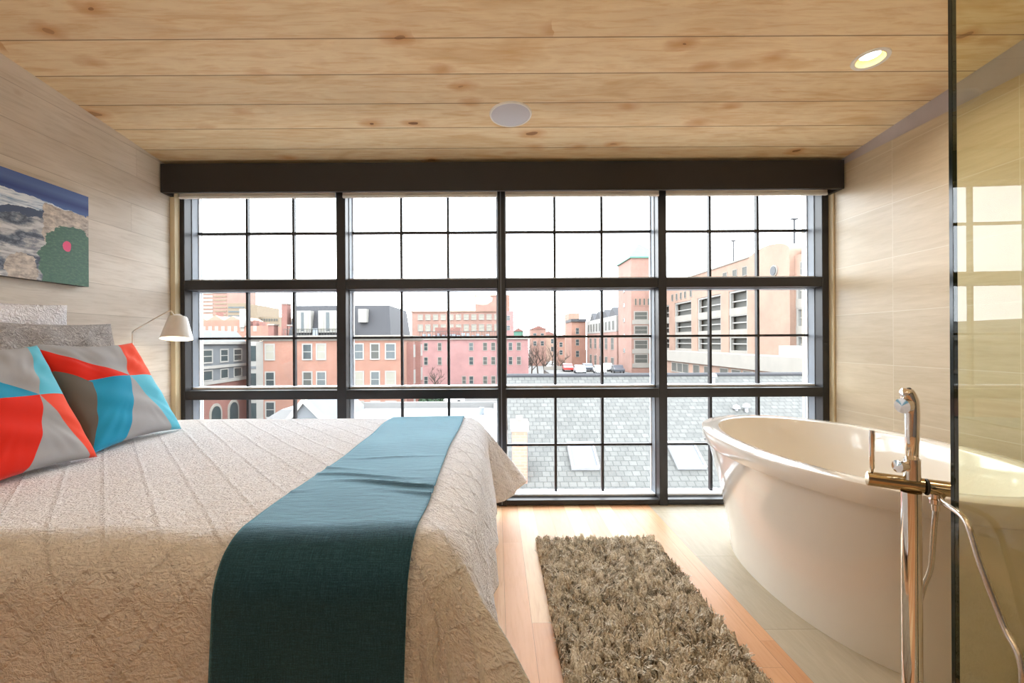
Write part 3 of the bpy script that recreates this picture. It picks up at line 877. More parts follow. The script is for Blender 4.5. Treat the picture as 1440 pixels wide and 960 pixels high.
# ================================================================== RUG
def rug():
    x0, x1, y0, y1 = .215, .872, 1.02, 2.58
    g = thing('shag_rug', ((x0 + x1) / 2, (y0 + y1) / 2, 0), 'shaggy taupe rug on the floorboards between bed and tub', 'rug')
    MB().box(x0, x1, y0, y1, .001, .012).build('backing', M['rugbase'], g)
    r = np.random.default_rng(11)
    n = 34000
    bx = r.uniform(x0 - .002, x1 + .002, n); by = r.uniform(y0, y1 + .004, n)
    ang0 = 4 * np.sin(bx * 9 + by * 5) + 3 * np.sin(by * 13 - bx * 7)
    ang = ang0 * .45 + r.normal(0, 1.3, n)
    ln = r.uniform(.022, .040, n); lean = r.uniform(.15, 1.0, n)
    dx, dy = np.cos(ang), np.sin(ang)
    # strands gather into tufts
    nc = 1500
    ccx = r.uniform(x0, x1, nc); ccy = r.uniform(y0, y1, nc)
    near = np.empty(n, dtype=int)
    for a in range(0, n, 2000):
        near[a:a + 2000] = np.argmin((bx[a:a + 2000, None] - ccx) ** 2 + (by[a:a + 2000, None] - ccy) ** 2, axis=1)
    ta = r.uniform(0, 2 * PI, nc)
    tx = ccx[near] + .02 * np.cos(ta[near]) - bx; ty = ccy[near] + .02 * np.sin(ta[near]) - by
    tl = np.sqrt(tx * tx + ty * ty) + 1e-6
    dx = dx * .45 + tx / tl; dy = dy * .45 + ty / tl
    dl = np.sqrt(dx * dx + dy * dy) + 1e-6; dx /= dl; dy /= dl
    ln = ln * r.uniform(.75, 1.25, nc)[near]
    sxv, syv = -dy, dx
    wd = r.uniform(.0018, .0032, n)
    V = np.zeros((n, 8, 3))
    for k, (f, hl) in enumerate(((0, 0), (.35, .10), (.7, .38), (1., .8))):
        h = .008 + ln * (f - lean * .35 * f * f)
        o = ln * lean * hl
        cx, cy = bx + dx * o, by + dy * o
        ww = wd * (1.0, 1.05, .9, .45)[k]
        V[:, 2 * k] = np.stack([cx + sxv * ww, cy + syv * ww, h], 1)
        V[:, 2 * k + 1] = np.stack([cx - sxv * ww, cy - syv * ww, h], 1)
    V = V.reshape(-1, 3)
    base = (np.arange(n) * 8)[:, None, None]
    q = np.array([[0, 1, 3, 2], [2, 3, 5, 4], [4, 5, 7, 6]])[None]
    Fa = (base + q).reshape(-1, 4)
    me = bpy.data.meshes.new('pile')
    me.vertices.add(len(V)); me.vertices.foreach_set('co', V.astype(np.float32).ravel())
    me.loops.add(Fa.size); me.loops.foreach_set('vertex_index', Fa.astype(np.int32).ravel())
    me.polygons.add(len(Fa)); me.polygons.foreach_set('loop_start', np.arange(0, Fa.size, 4, dtype=np.int32))
    me.update(calc_edges=True); me.validate()
    me.materials.append(M['shag'])
    o = bpy.data.objects.new('pile', me); COL.objects.link(o); attach(o, g); o['kind'] = 'stuff'
rug()

# ================================================================== TUB
def tub():
    cx, cy = 1.555, 2.08
    t = thing('bathtub', (cx, cy, 0), 'freestanding oval white bathtub by the window', 'bathtub')
    def ring(ax, af, an, z, n=120, sx=0.):
        out = []
        for k in range(n):
            a = 2 * PI * k / n
            c, s = math.cos(a), math.sin(a)
            e = 2 / 2.15
            px = math.copysign(abs(c) ** e, c) * ax; py = math.copysign(abs(s) ** e, s) * (af if s > 0 else an)
            out.append((cx + px + sx, cy + py, z))
        return out
    def loft(rings, name, parent):
        n = len(rings[0]); vs = sum(rings, []); fs = []
        for i in range(len(rings) - 1):
            for k in range(n):
                k2 = (k + 1) % n; fs.append((i * n + k, i * n + k2, (i + 1) * n + k2, (i + 1) * n + k))
        fs.append(tuple(range(n))) ; fs.append(tuple((len(rings) - 1) * n + k for k in range(n)))
        m = MB(); m.add(vs, fs)
        return m.build(name, M['tub'], parent, smooth='auto')
    # one shell: base -> body -> rim band -> deck -> basin
    A = [(.350, .700, .640, .0), (.352, .702, .642, .012), (.372, .716, .660, .15), (.405, .742, .700, .32), (.440, .775, .738, .46), (.462, .796, .760, .560), (.465, .799, .763, .576)]
    rings = [ring(a, f, n_, z) for a, f, n_, z in A]
    loft_rings = rings + [ring(.488, .818, .784, .579), ring(.493, .824, .790, .586), ring(.500, .830, .797, .640), ring(.497, .827, .794, .648), ring(.491, .821, .788, .651),
                          ring(.425, .745, .715, .652), ring(.416, .735, .705, .649), ring(.411, .730, .700, .640), ring(.395, .71, .68, .50), ring(.36, .65, .63, .30), ring(.31, .58, .57, .19), ring(.24, .48, .48, .16)]
    loft(loft_rings, 'shell', t)
    MB().lathe((cx, cy - .25, .161), [(.0, .006), (.028, .006), (.033, .0)], 28).build('drain', M['chrome'], t, smooth='auto')
tub()

# ================================================================== TUB FILLER
def filler():
    d = 1.29
    P = at(1280, 600, d); x = P.x
    t = thing('tub_filler', (x, d, 0), 'chrome floor-standing tub filler with hand shower beside the bathtub', 'faucet')
    zb = .712
    MB().lathe((x, d, 0), [(.0, .0), (.06, .0), (.06, .008), (.055, .014), (.0, .014)], 40).build('floor_flange', M['chrome'], t, smooth='auto')
    MB().tube([(x, d, .01), (x, d, zb - .018)], .0235, 28).build('pole', M['chrome'], t, smooth='auto')
    a = Vector((1.072, 1.34, zb + .006)); b = Vector((1.243, 1.258, zb - .003))
    dirv = (b - a).normalized()
    MB().tube([a, a + dirv * .002, b], [.019, .0205, .0205], 28).build('crossbar', M['brassy'], t, smooth='auto')
    MB().lathe(Vector((x + .03, d - .014, zb)) - dirv * .003, [(.0208, .0), (.0222, .001), (.0222, .005), (.0208, .006)], 28, dirv).build('joint_ring', M['black'], t, smooth=True)
    lv = a + dirv * .012
    h = MB().tube([lv + Vector((0, 0, .017)), lv + Vector((0, 0, .028)), lv + Vector((0, 0, .032)), lv + Vector((0, 0, .14))], [.0035, .0045, .0072, .0072], 16).build('lever', M['chrome'], t, smooth='auto')
    # hand shower in its cradle
    q = MB().tube([(x, d - .004, zb + .018), (x, d - .004, zb + .075)], .0195, 24).build('cradle', M['chrome'], t, smooth='auto')
    MB().lathe((x - .018, d - .004, zb + .055), [(.0, .0), (.013, .0), (.013, .012), (.017, .016), (.017, .026), (.0, .028)], 24, (-1, -.1, 0)).build('knob', M['chrome'], q, smooth='auto')
    hs = MB().tube([(x, d - .004, zb + .06), (x, d - .004, zb + .14), (x + .001, d - .004, zb + .20), (x - .002, d - .004, zb + .235), (x - .014, d - .004, zb + .258), (x - .026, d - .004, zb + .262)],
              [.0150, .0160, .0172, .0185, .0175, .010], 24).build('hand_shower', M['chrome'], t, smooth=True)
    MB().lathe((x - .012, d - .004, zb + .225), [(.0, .0), (.018, .0), (.021, .004), (.021, .020), (.0, .022)], 28, (-1, -.25, -.12)).build('spray_face', M['chrome'], hs, smooth='auto')
    MB().lathe((x - .006, d - .004, zb + .262), [(.0, .012), (.006, .010), (.008, .0)], 16, (-.5, 0, 1)).build('diverter_button', M['black'], hs, smooth='auto')
    # hose outlet under the bar
    o = a + dirv * ((b - a).length * .80)
    n = MB().lathe(o + Vector((0, 0, -.018)), [(.0, .0), (.012, .0), (.012, .012), (.0145, .014), (.0145, .026), (.010, .030), (.0095, .045), (.0, .045)], 20, (0, 0, -1)).build('hose_nut', M['chrome'], t, smooth='auto')
    def bez(ps, n=36):
        out = []
        ps = [Vector(p) for p in ps]
        for i in range(len(ps) - 1):
            p0 = ps[max(i - 1, 0)]; p1 = ps[i]; p2 = ps[i + 1]; p3 = ps[min(i + 2, len(ps) - 1)]
            for k in range(n):
                u = k / n
                out.append(.5 * ((2 * p1) + (p2 - p0) * u + (2 * p0 - 5 * p1 + 4 * p2 - p3) * u * u + (3 * p1 - p0 - 3 * p2 + p3) * u ** 3))
        out.append(ps[-1]); return out
    s = o + Vector((0, 0, -.06))
    end = a + dirv * ((b - a).length * .86) + Vector((0, -.006, -.018))
    pts = [s, s + Vector((-.002, .004, -.06)), at(1307, 800, 1.31), at(1296, 832, 1.335), at(1286, 880, 1.35), at(1285, 960, 1.33), Vector((1.18, 1.25, .16)), Vector((1.14, 1.12, .09)), Vector((1.12, 1.02, .10)), at(1436, 960, 1.0), at(1408, 880, 1.05), at(1378, 800, 1.09), at(1356, 735, 1.13), Vector((1.168, 1.212, .692)), end]
    MB().tube(bez(pts, 24), .0068, 12).build('hose', M['chrome_hose'], t, smooth=True)
filler()

# ================================================================== GLASS SCREEN
def screen():
    E = Vector((.98 * 1.20 + .002, 1.20, 0)); be = R(-2.5)
    u = Vector((math.sin(be), -math.cos(be), 0)); n = Vector((math.cos(be), math.sin(be), 0))
    L = 1.45
    g = thing('glass_screen', E, 'tall tinted glass shower screen at the right edge, reflecting the window', 'glass screen')
    zt = 2.40
    MB().obox(E, u, n, .010, L, .0, .010, .004, zt).build('pane', M['shower'], g)
    MB().obox(E, u, n, .0, .0098, -.0008, .0108, .004, zt).build('polished_edge', M['glassedge'], g)
    MB().obox(E, u, n, .0, L, -.004, .014, .0, .0038).build('floor_channel', M['chrome'], g)
screen()
# ================================================================== OUTSIDE
GZ = -9.0
UX, UY = (1, 0, 0), (0, 1, 0)
MB().box(-260, 260, 9.0, 520, GZ - .3, GZ).build('ground', M['asphalt'], kind='structure')

def win(parent, o, u, n, a0, a1, z0, z1, frame='winwhite', pane='pane', fw=.14, out=.05, split=True, sill=True):
    """window with raised frame, pane inset, meeting rail"""
    m = MB()
    m.obox(o, u, n, a0 - fw, a0, -.1, out, z0 - fw, z1 + fw); m.obox(o, u, n, a1, a1 + fw, -.1, out, z0 - fw, z1 + fw)
    m.obox(o, u, n, a0, a1, -.1, out, z1, z1 + fw); m.obox(o, u, n, a0, a1, -.1, out * (2 if sill else 1), z0 - fw, z0)
    if split: m.obox(o, u, n, a0, a1, -.1, out * .7, (z0 + z1) / 2 - .04, (z0 + z1) / 2 + .04)
    f = m.build('window', M[frame], parent)
    MB().obox(o, u, n, a0, a1, -.1, .012, z0, z1).build('pane', M[pane], f)
    return f

def front_px(d):
    """pixel -> metre on a frontal facade at distance d"""
    return (lambda px: (px - PX) / F * d), (lambda py: CZ + (PY - py) / F * d)

# --- slate roof next door
def slate_house():
    k = math.tan(R(30))
    zr = lambda y: -1.8 + k * (y - 11.8)
    yr, ye = 14.9, 10.82
    x0, x1 = .30, 13.5
    g = thing('slate_roofed_house', (6, 14, GZ), 'grey slate roof of the next house, close below the window', 'house')
    m = MB()
    m.prism([(x0, ye, zr(ye)), (x0, yr, zr(yr)), (x0, yr, zr(yr) - .14), (x0, ye, zr(ye) - .14)], (0, 0, 0), (x1 - x0, 0, 0))
    m.prism([(x0, yr, zr(yr)), (x0, 2 * yr - ye, zr(ye)), (x0, 2 * yr - ye, zr(ye) - .14), (x0, yr, zr(yr) - .14)], (0, 0, 0), (x1 - x0, 0, 0))
    m.build('roof', M['slate'], g)
    m = MB()
    m.prism([(x0 + .2, ye + .3, GZ), (x0 + .2, ye + .3, zr(ye + .3) - .15), (x0 + .2, yr, zr(yr) - .15), (x0 + .2, 2 * yr - ye - .3, zr(ye + .3) - .15), (x0 + .2, 2 * yr - ye - .3, GZ)], (0, 0, 0), (x1 - x0 - .4, 0, 0))
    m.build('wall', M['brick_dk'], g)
    MB().box(x0, x1, ye - .12, ye + .02, zr(ye) - .16, zr(ye) - .02).build('gutter', M['extwhite'], g, bevel=.02)
    MB().tube([(x0, yr, zr(yr) + .03), (x1, yr, zr(yr) + .03)], .06, 8).build('ridge_cap', M['mansard'], g)
    cs = math.cos(R(30)); sn = math.sin(R(30))
    for (pxl, pxr) in ((799, 837), (943, 974)):
        d0 = 11.36
        a = (pxl - PX) / F * 11.8; b = (pxr - PX) / F * 11.8 + (.0 if pxl < 900 else .14)
        u = Vector((0, cs, sn)); nn = Vector((0, -sn, cs)); o = Vector((0, d0, zr(d0)))
        def slab(u0, u1, xa, xb, h0, h1):
            vs = [o + u * p + nn * h + Vector((xx, 0, 0)) for h in (h0, h1) for p in (u0, u1) for xx in (xa, xb)]
            return vs
        FS = [(0, 2, 3, 1), (4, 5, 7, 6), (0, 1, 5, 4), (2, 6, 7, 3), (0, 4, 6, 2), (1, 3, 7, 5)]
        m = MB()
        m.add(slab(0, .05, a, b, 0, .10), FS); m.add(slab(.87, .92, a, b, 0, .10), FS); m.add(slab(.05, .87, a, a + .05, 0, .10), FS); m.add(slab(.05, .87, b - .05, b, 0, .10), FS)
        s = m.build('skylight', M['extwhite'], g)
        m = MB(); m.add(slab(.05, .87, a + .05, b - .05, 0, .07), FS); m.build('pane', M['skyglass'], s)
    for (px, py, hh) in ((1003, 540, .28), (1049, 580, .2), (1035, 578, .12)):
        # vent on the slope
        q = (PY - py) / F
        y = (1.8 + CZ + k * 11.8) / (k - q)
        xx = (px - PX) / F * y
        MB().lathe((xx, y, zr(y) - .1), [(.05, 0), (.05, hh), (.11, hh + .02), (.09, hh + .10), (.0, hh + .14)], 16).build('roof_vent', M['extwhite'], g, smooth='auto')
    c = MB().box(.37, .72, 11.0, 11.45, -2.35, -1.02).build('chimney', M['brick'], g)
    MB().box(.33, .76, 10.96, 11.49, -1.02, -.80).build('cap', M['stone'], c)
    MB().tube([(.545, 11.22, -.80), (.545, 11.22, -.68)], [.09, .08], 12).build('flue', M['stone'], c)
M['dkpane'] = plain('dark_far_glass', ext(90, 96, 104), .5)
t_ = NT('skylight_glass'); M['skyglass'] = t_.bsdf(ext(176, 180, 196), .6, spec=.1)
slate_house()

# --- orange brick corner building with black mansard
def corner_building():
    d = 54.; X, Z = front_px(d)
    g = thing('brick_corner_building', (-20, d, GZ), 'orange brick row building with black mansard roof and white cornice', 'building')
    x0, x1 = X(349), X(565)
    MB().box(x0, x1, d, 68., GZ, Z(474)).build('wall', M['brick'], g)
    m = MB(); m.box(x0 - .2, x1 + .3, d - .4, 68.2, Z(475.5), Z(470)); m.box(x0 - .05, x1 + .12, d - .15, 68.1, Z(477.5), Z(475.5))
    m.build('cornice', M['stone'], g)
    ma, mb = X(399), -12.6; zt = CZ + 52 / F * 56
    m = MB()
    zb = Z(470)
    vs = [(ma, 55.2, zb), (mb, 55.2, zb), (mb, 68, zb), (ma, 68, zb), (ma + .4, 56.2, zt), (mb - .4, 56.2, zt), (mb - .4, 67, zt), (ma + .4, 67, zt)]
    m.add(vs, [(3, 2, 1, 0), (4, 5, 6, 7), (0, 1, 5, 4), (1, 2, 6, 5), (2, 3, 7, 6), (3, 0, 4, 7)])
    mn = m.build('mansard_roof', M['mansard'], g)
    for (a, b, t_, bt) in ((416, 436, 437, 466), (450, 473, 437, 466), (506, 514, 435, 452)):
        dd = 55.; Xd, Zd = front_px(dd)
        m = MB(); m.box(Xd(a) - .15, Xd(b) + .15, dd - .1, dd + 1.6, Zd(bt), Zd(t_) + .15)
        dm = m.build('dormer', M['winwhite'], mn)
        k = 3 if b - a > 12 else 1
        w = (Xd(b) - Xd(a)) / k
        for i in range(k):
            MB().box(Xd(a) + i * w + .12, Xd(a) + (i + 1) * w - .12, dd - .14, dd - .09, Zd(bt) + .2, Zd(t_) - .05).build('pane', M['pane_lt'] if i % 2 == 0 else M['pane'], dm)
    # railing and units on the roof edge
    m = MB(); Xd, Zd = front_px(54.6)
    for i in range(26):
        xx = Xd(399) + i * (Xd(500) - Xd(399)) / 25
        m.box(xx - .02, xx + .02, 54.6, 54.64, zb, zb + .75)
    m.box(Xd(399), Xd(500), 54.58, 54.66, zb + .72, zb + .8)
    m.build('railing', M['pane_dk'], g)
    for (a, b, tp) in ((439, 446, 460), (486, 494, 458)):
        MB().box(Xd(a), Xd(b), 54.7, 55.1, zb, Zd(tp)).build('rooftop_unit', M['extframe'], g)
    for (a, b, tp) in ((391, 399, 425), (400, 413, 456), (372, 380, 455)):
        c = MB().box(Xd(a), Xd(b), 55.5, 56.6, zb - .1, Zd(tp)).build('chimney', M['brick_dk'], g)
        MB().box(Xd(a) - .08, Xd(b) + .08, 55.42, 56.68, Zd(tp), Zd(tp) + .15).build('cap', M['stone'], c)
    o = (0, d, 0); n = (0, -1, 0)
    cols = [(374, 385), (426.5, 437.5), (446, 457), (499, 510), (522, 532.5), (543, 555)]
    for (zt_, zb_) in ((483, 503), (522, 542.5), (564, 584), (604, 624)):
        for i, (a, b) in enumerate(cols):
            win(g, o, UX, n, X(a), X(b), Z(zb_), Z(zt_), pane=('pane', 'pane_dk', 'pane', 'pane_lt', 'pane', 'pane_lt')[(i + int(zt_)) % 6], fw=.15)
    # white oriel at the left corner
    a, b = X(349), X(370)
    m = MB(); m.prism([(a, d, GZ + 1), (a + .35, d - 1., GZ + 1), (b - .35, d - 1., GZ + 1), (b, d, GZ + 1)], (0, 0, 0), (0, 0, Z(478) - GZ - 1))
    ori = m.build('oriel', M['winwhite'], g)
    for (t0, t1) in ((484, 505), (522, 543), (563, 584)):
        mid = (a + b) / 2
        MB().box(mid - .55, mid + .55, d - 1.05, d - .98, Z(t1), Z(t0)).build('pane', M['pane'], ori)
        MB().box(mid - .55, mid + .55, d - 1.06, d - .97, Z(t1) - .9, Z(t1) - .6).build('panel', M['bluegrey'], ori)
    # side face with narrow oriels
    xs = x1
    for (d0, d1) in ((57., 59.4), (62.5, 65.)):
        m = MB(); m.prism([(xs, d0, GZ + 1), (xs + .7, d0 + .5, GZ + 1), (xs + .7, d1 - .5, GZ + 1), (xs, d1, GZ + 1)], (0, 0, 0), (0, 0, Z(480) - GZ - 1))
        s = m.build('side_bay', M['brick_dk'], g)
        for (t0, t1) in ((484, 503), (522, 543), (564, 584)):
            for q0, q1 in ((d0 + .6, d0 + 1.1), (d1 - 1.1, d1 - .6)):
                MB().box(xs + .66, xs + .74, q0, q1, Z(t1), Z(t0)).build('pane', M['winwhite'], s)
corner_building()

# --- pink building
def pink_building():
    d = 89.; X, Z = front_px(d)
    g = thing('pink_brick_building', (-6, d, GZ), 'long pink painted building with rows of small windows', 'building')
    MB().box(X(590), X(743), d, d + 16, GZ, Z(474)).build('wall', M['pink'], g)
    MB().box(X(590) - .2, X(743) + .3, d - .3, d + 16.3, Z(477), Z(472)).build('cornice', M['stone'], g)
    for i, (a, b) in enumerate([(596.5, 601), (616, 620.5), (629, 632), (660, 665), (679.5, 684.5), (691, 696), (715.5, 720), (727, 732)]):
        for (t0, t1) in ((482, 492), (502, 512), (529, 539)):
            if t0 == 529 and a < 640 and a > 600: continue
            win(g, (0, d, 0), UX, (0, -1, 0), X(a), X(b), Z(t1), Z(t0), frame='stone', pane='pane_dk' if i % 3 else 'pane', fw=.10)
    a, b = 650, 654.5
    win(g, (0, d, 0), UX, (0, -1, 0), X(a), X(b), Z(539), Z(529), frame='stone', pane='pane_dk', fw=.10)
    m = MB(); xr = random.Random(3)
    for i in range(14):
        px = 592 + i * 7; MB
        m.box(X(px), X(px + xr.uniform(2, 5)), d + 2, d + 4, Z(473), Z(473 - xr.uniform(2, 6)))
    m.build('rooftop_units', M['extframe'], g)
    MB().box(X(608), X(645), d + 4, d + 8, Z(473), Z(459)).build('roof_hut', M['brick_dk'], g)
    m = MB()
    for i in range(30):
        xx = X(590) + i * .5; m.box(xx - .03, xx + .03, d + .3, d + .36, Z(472), Z(472) + .9)
    m.box(X(590), X(590) + 14.6, d + .28, d + .38, Z(472) + .85, Z(472) + .95); m.build('railing', M['pane_dk'], g)
    # low trees at its foot
    return g
pink_building()

def mill():
    d = 150.; X, Z = front_px(d)
    g = thing('brick_mill_building', (-20, d, GZ), 'far salmon brick building with two rows of pale windows and a square tower', 'building')
    MB().box(X(579), X(706), d, d + 20, GZ, Z(437)).build('wall', M['mill'], g)
    MB().box(X(668.5), X(701), d - .5, d + 9, Z(437), Z(416)).build('tower', M['mill'], g)
    MB().box(X(667), X(706), d - .7, d + 9.2, Z(416.2), Z(414.8)).build('tower_cap', M['peach'], g)
    MB().box(X(579) - .3, X(706) + .3, d - .4, d + 20, Z(438.3), Z(436.4)).build('cornice', M['peach'], g)
    for i in range(11):
        a = 588.3 + i * 10.75
        for (t0, t1) in ((442, 449), (456, 464.5)):
            win(g, (0, d, 0), UX, (0, -1, 0), X(a), X(a + 6.0), Z(t1), Z(t0), frame='winwhite', pane='pane_lt', fw=.12, out=.15)
    g2 = thing('brick_stair_tower', (X(712), 120, GZ), 'narrow red brick tower just left of the centre mullion, behind the pink building', 'building')
    X, Z = front_px(120.)
    MB().box(X(705), X(722.5), 120, 128, GZ, Z(437)).build('wall', M['pink'], g2)
    MB().box(X(704), X(717), 121, 127, Z(437), Z(414)).build('upper_storey', M['brick'], g2)
    for t0 in (444, 458):
        win(g2, (0, 120, 0), UX, (0, -1, 0), X(712), X(717), Z(t0 + 6), Z(t0), pane='pane', fw=.1)
mill()

def blue_building():
    Xp = -30.
    g = thing('blue_grey_building', (Xp - 5, 45, GZ), 'blue-grey building with window bands at the left of the view', 'building')
    dpx = lambda px: F * Xp / (px - PX)
    y0, y1 = 33., dpx(347)
    MB().box(Xp - 12, Xp, y0, y1, -3.2, 1.15).build('wall', M['bluegrey'], g)
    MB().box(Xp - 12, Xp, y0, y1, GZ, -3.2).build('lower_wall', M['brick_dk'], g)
    MB().box(Xp - 12, Xp + .35, y0, y1, 1.0, 1.3).build('cornice', M['winwhite'], g)
    m = MB(); m.prism([(Xp - .1, y0, 1.3), (Xp - 1.2, y0, 2.5), (Xp - 12, y0, 2.5), (Xp - 12, y0, 1.3)], (0, 0, 0), (0, y1 - y0, 0)); m.build('roof', M['bluegrey'], g)
    MB().box(Xp - .1, Xp + .18, y0, y1, -1.55, -1.25).build('band', M['winwhite'], g)
    MB().box(Xp - .1, Xp + .18, y0, y1, -3.2, -2.85).build('band', M['winwhite'], g)
    bays = [(283, 300), (308, 322), (327, 341)]
    o = (Xp, 0, 0)
    for (a, b) in bays:
        ya, yb = dpx(a), dpx(b)
        win(g, o, UY, (1, 0, 0), ya + .3, yb - .3, -.85, .35, fw=.15)
        win(g, o, UY, (1, 0, 0), ya + .3, yb - .3, -2.7, -1.8, fw=.12, split=False)
    for yc in (49.3, 52.6, 44.5):
        m = MB(); pts = [(Xp, yc + 1.1 * math.cos(a), -6.4 + 1.1 * math.sin(a)) for a in np.linspace(0, PI, 14)] + [(Xp, yc - 1.1, -8), (Xp, yc + 1.1, -8)]
        m.prism(pts, (-.1, 0, 0), (.08, 0, 0)); f = m.build('arched_window', M['stone'], g)
        m = MB(); pts = [(Xp, yc + .8 * math.cos(a), -6.4 + .8 * math.sin(a)) for a in np.linspace(0, PI, 14)] + [(Xp, yc - .8, -7.8), (Xp, yc + .8, -7.8)]
        m.prism(pts, (-.1, 0, 0), (.12, 0, 0)); m.build('pane', M['pane'], f)
blue_building()

def old_rows():
    d = 92.; X, Z = front_px(d)
    g = thing('old_brick_row', (X(310), d, GZ), 'old orange brick rowhouses behind the blue-grey building', 'building')
    MB().box(X(262), X(338), d, d + 12, GZ, Z(448)).build('wall', M['brick'], g)
    MB().box(X(338), X(368), d, d + 12, GZ, Z(456)).build('lower_wall', M['brick'], g)
    m = MB()
    for (a, b, t0) in ((268, 290, 440), (292, 314, 441), (316, 337, 442)):
        m = MB(); m.prism([(X(a), d, Z(448)), (X((a + b) / 2), d, Z(t0)), (X(b), d, Z(448))], (0, 0, 0), (0, 10, 0)); m.build('gable', M['peach'], g)
    for (a, t0) in ((344, 449), (352, 448), (361, 450), (300, 436)):
        MB().box(X(a), X(a + 4), d + 1, d + 2.5, Z(458), Z(t0)).build('chimney', M['brick_dk'], g)
    MB().box(X(338.5), X(344.5), d - .4, d + 2, Z(458), Z(432)).build('white_gable', M['winwhite'], g)
    for i in range(9):
        a = 285 + i * 9
        win(g, (0, d, 0), UX, (0, -1, 0), X(a), X(a + 3.4), Z(463), Z(457), pane='pane_lt', fw=.1)
    d = 210.; X, Z = front_px(d)
    g = thing('striped_tower_block', (X(300), d, GZ), 'tall salmon tower block with horizontal window stripes, far left', 'building')
    MB().box(X(282), X(320), d, d + 25, GZ, Z(399)).build('wall', M['mill'], g)
    for k in range(11):
        z = Z(404 + k * 5.2)
        MB().box(X(282.6), X(300), d - .2, d + .3, z - .5, z + .5).build('window_band', M['pane_lt'], g)
        MB().box(X(302), X(319), d - .2, d + .3, z - .3, z + .3).build('window_band', M['beigeb'], g)
    d = 185.; X, Z = front_px(d)
    g = thing('beige_office_block', (X(340), d, GZ), 'stepped beige office block between the tower and the mansard roof', 'building')
    MB().box(X(320), X(345), d, d + 20, GZ, Z(424)).build('wall', M['beigeb'], g)
    MB().box(X(345), X(360), d + 1, d + 20, GZ, Z(427)).build('wing', M['beigeb'], g)
    MB().box(X(360), X(388), d + 3, d + 20, GZ, Z(443)).build('low_wing', M['beigeb'], g)
    for k in range(5):
        MB().box(X(321.5), X(344), d - .15, d + .2, Z(431 + 6 * k), Z(429 + 6 * k)).build('window_band', M['pane'], g)
    for k in range(7):
        MB().box(X(362 + 3.6 * k), X(364 + 3.6 * k), d + 2.8, d + 3.2, Z(449), Z(445.5)).build('window', M['pane_dk'], g)
old_rows()

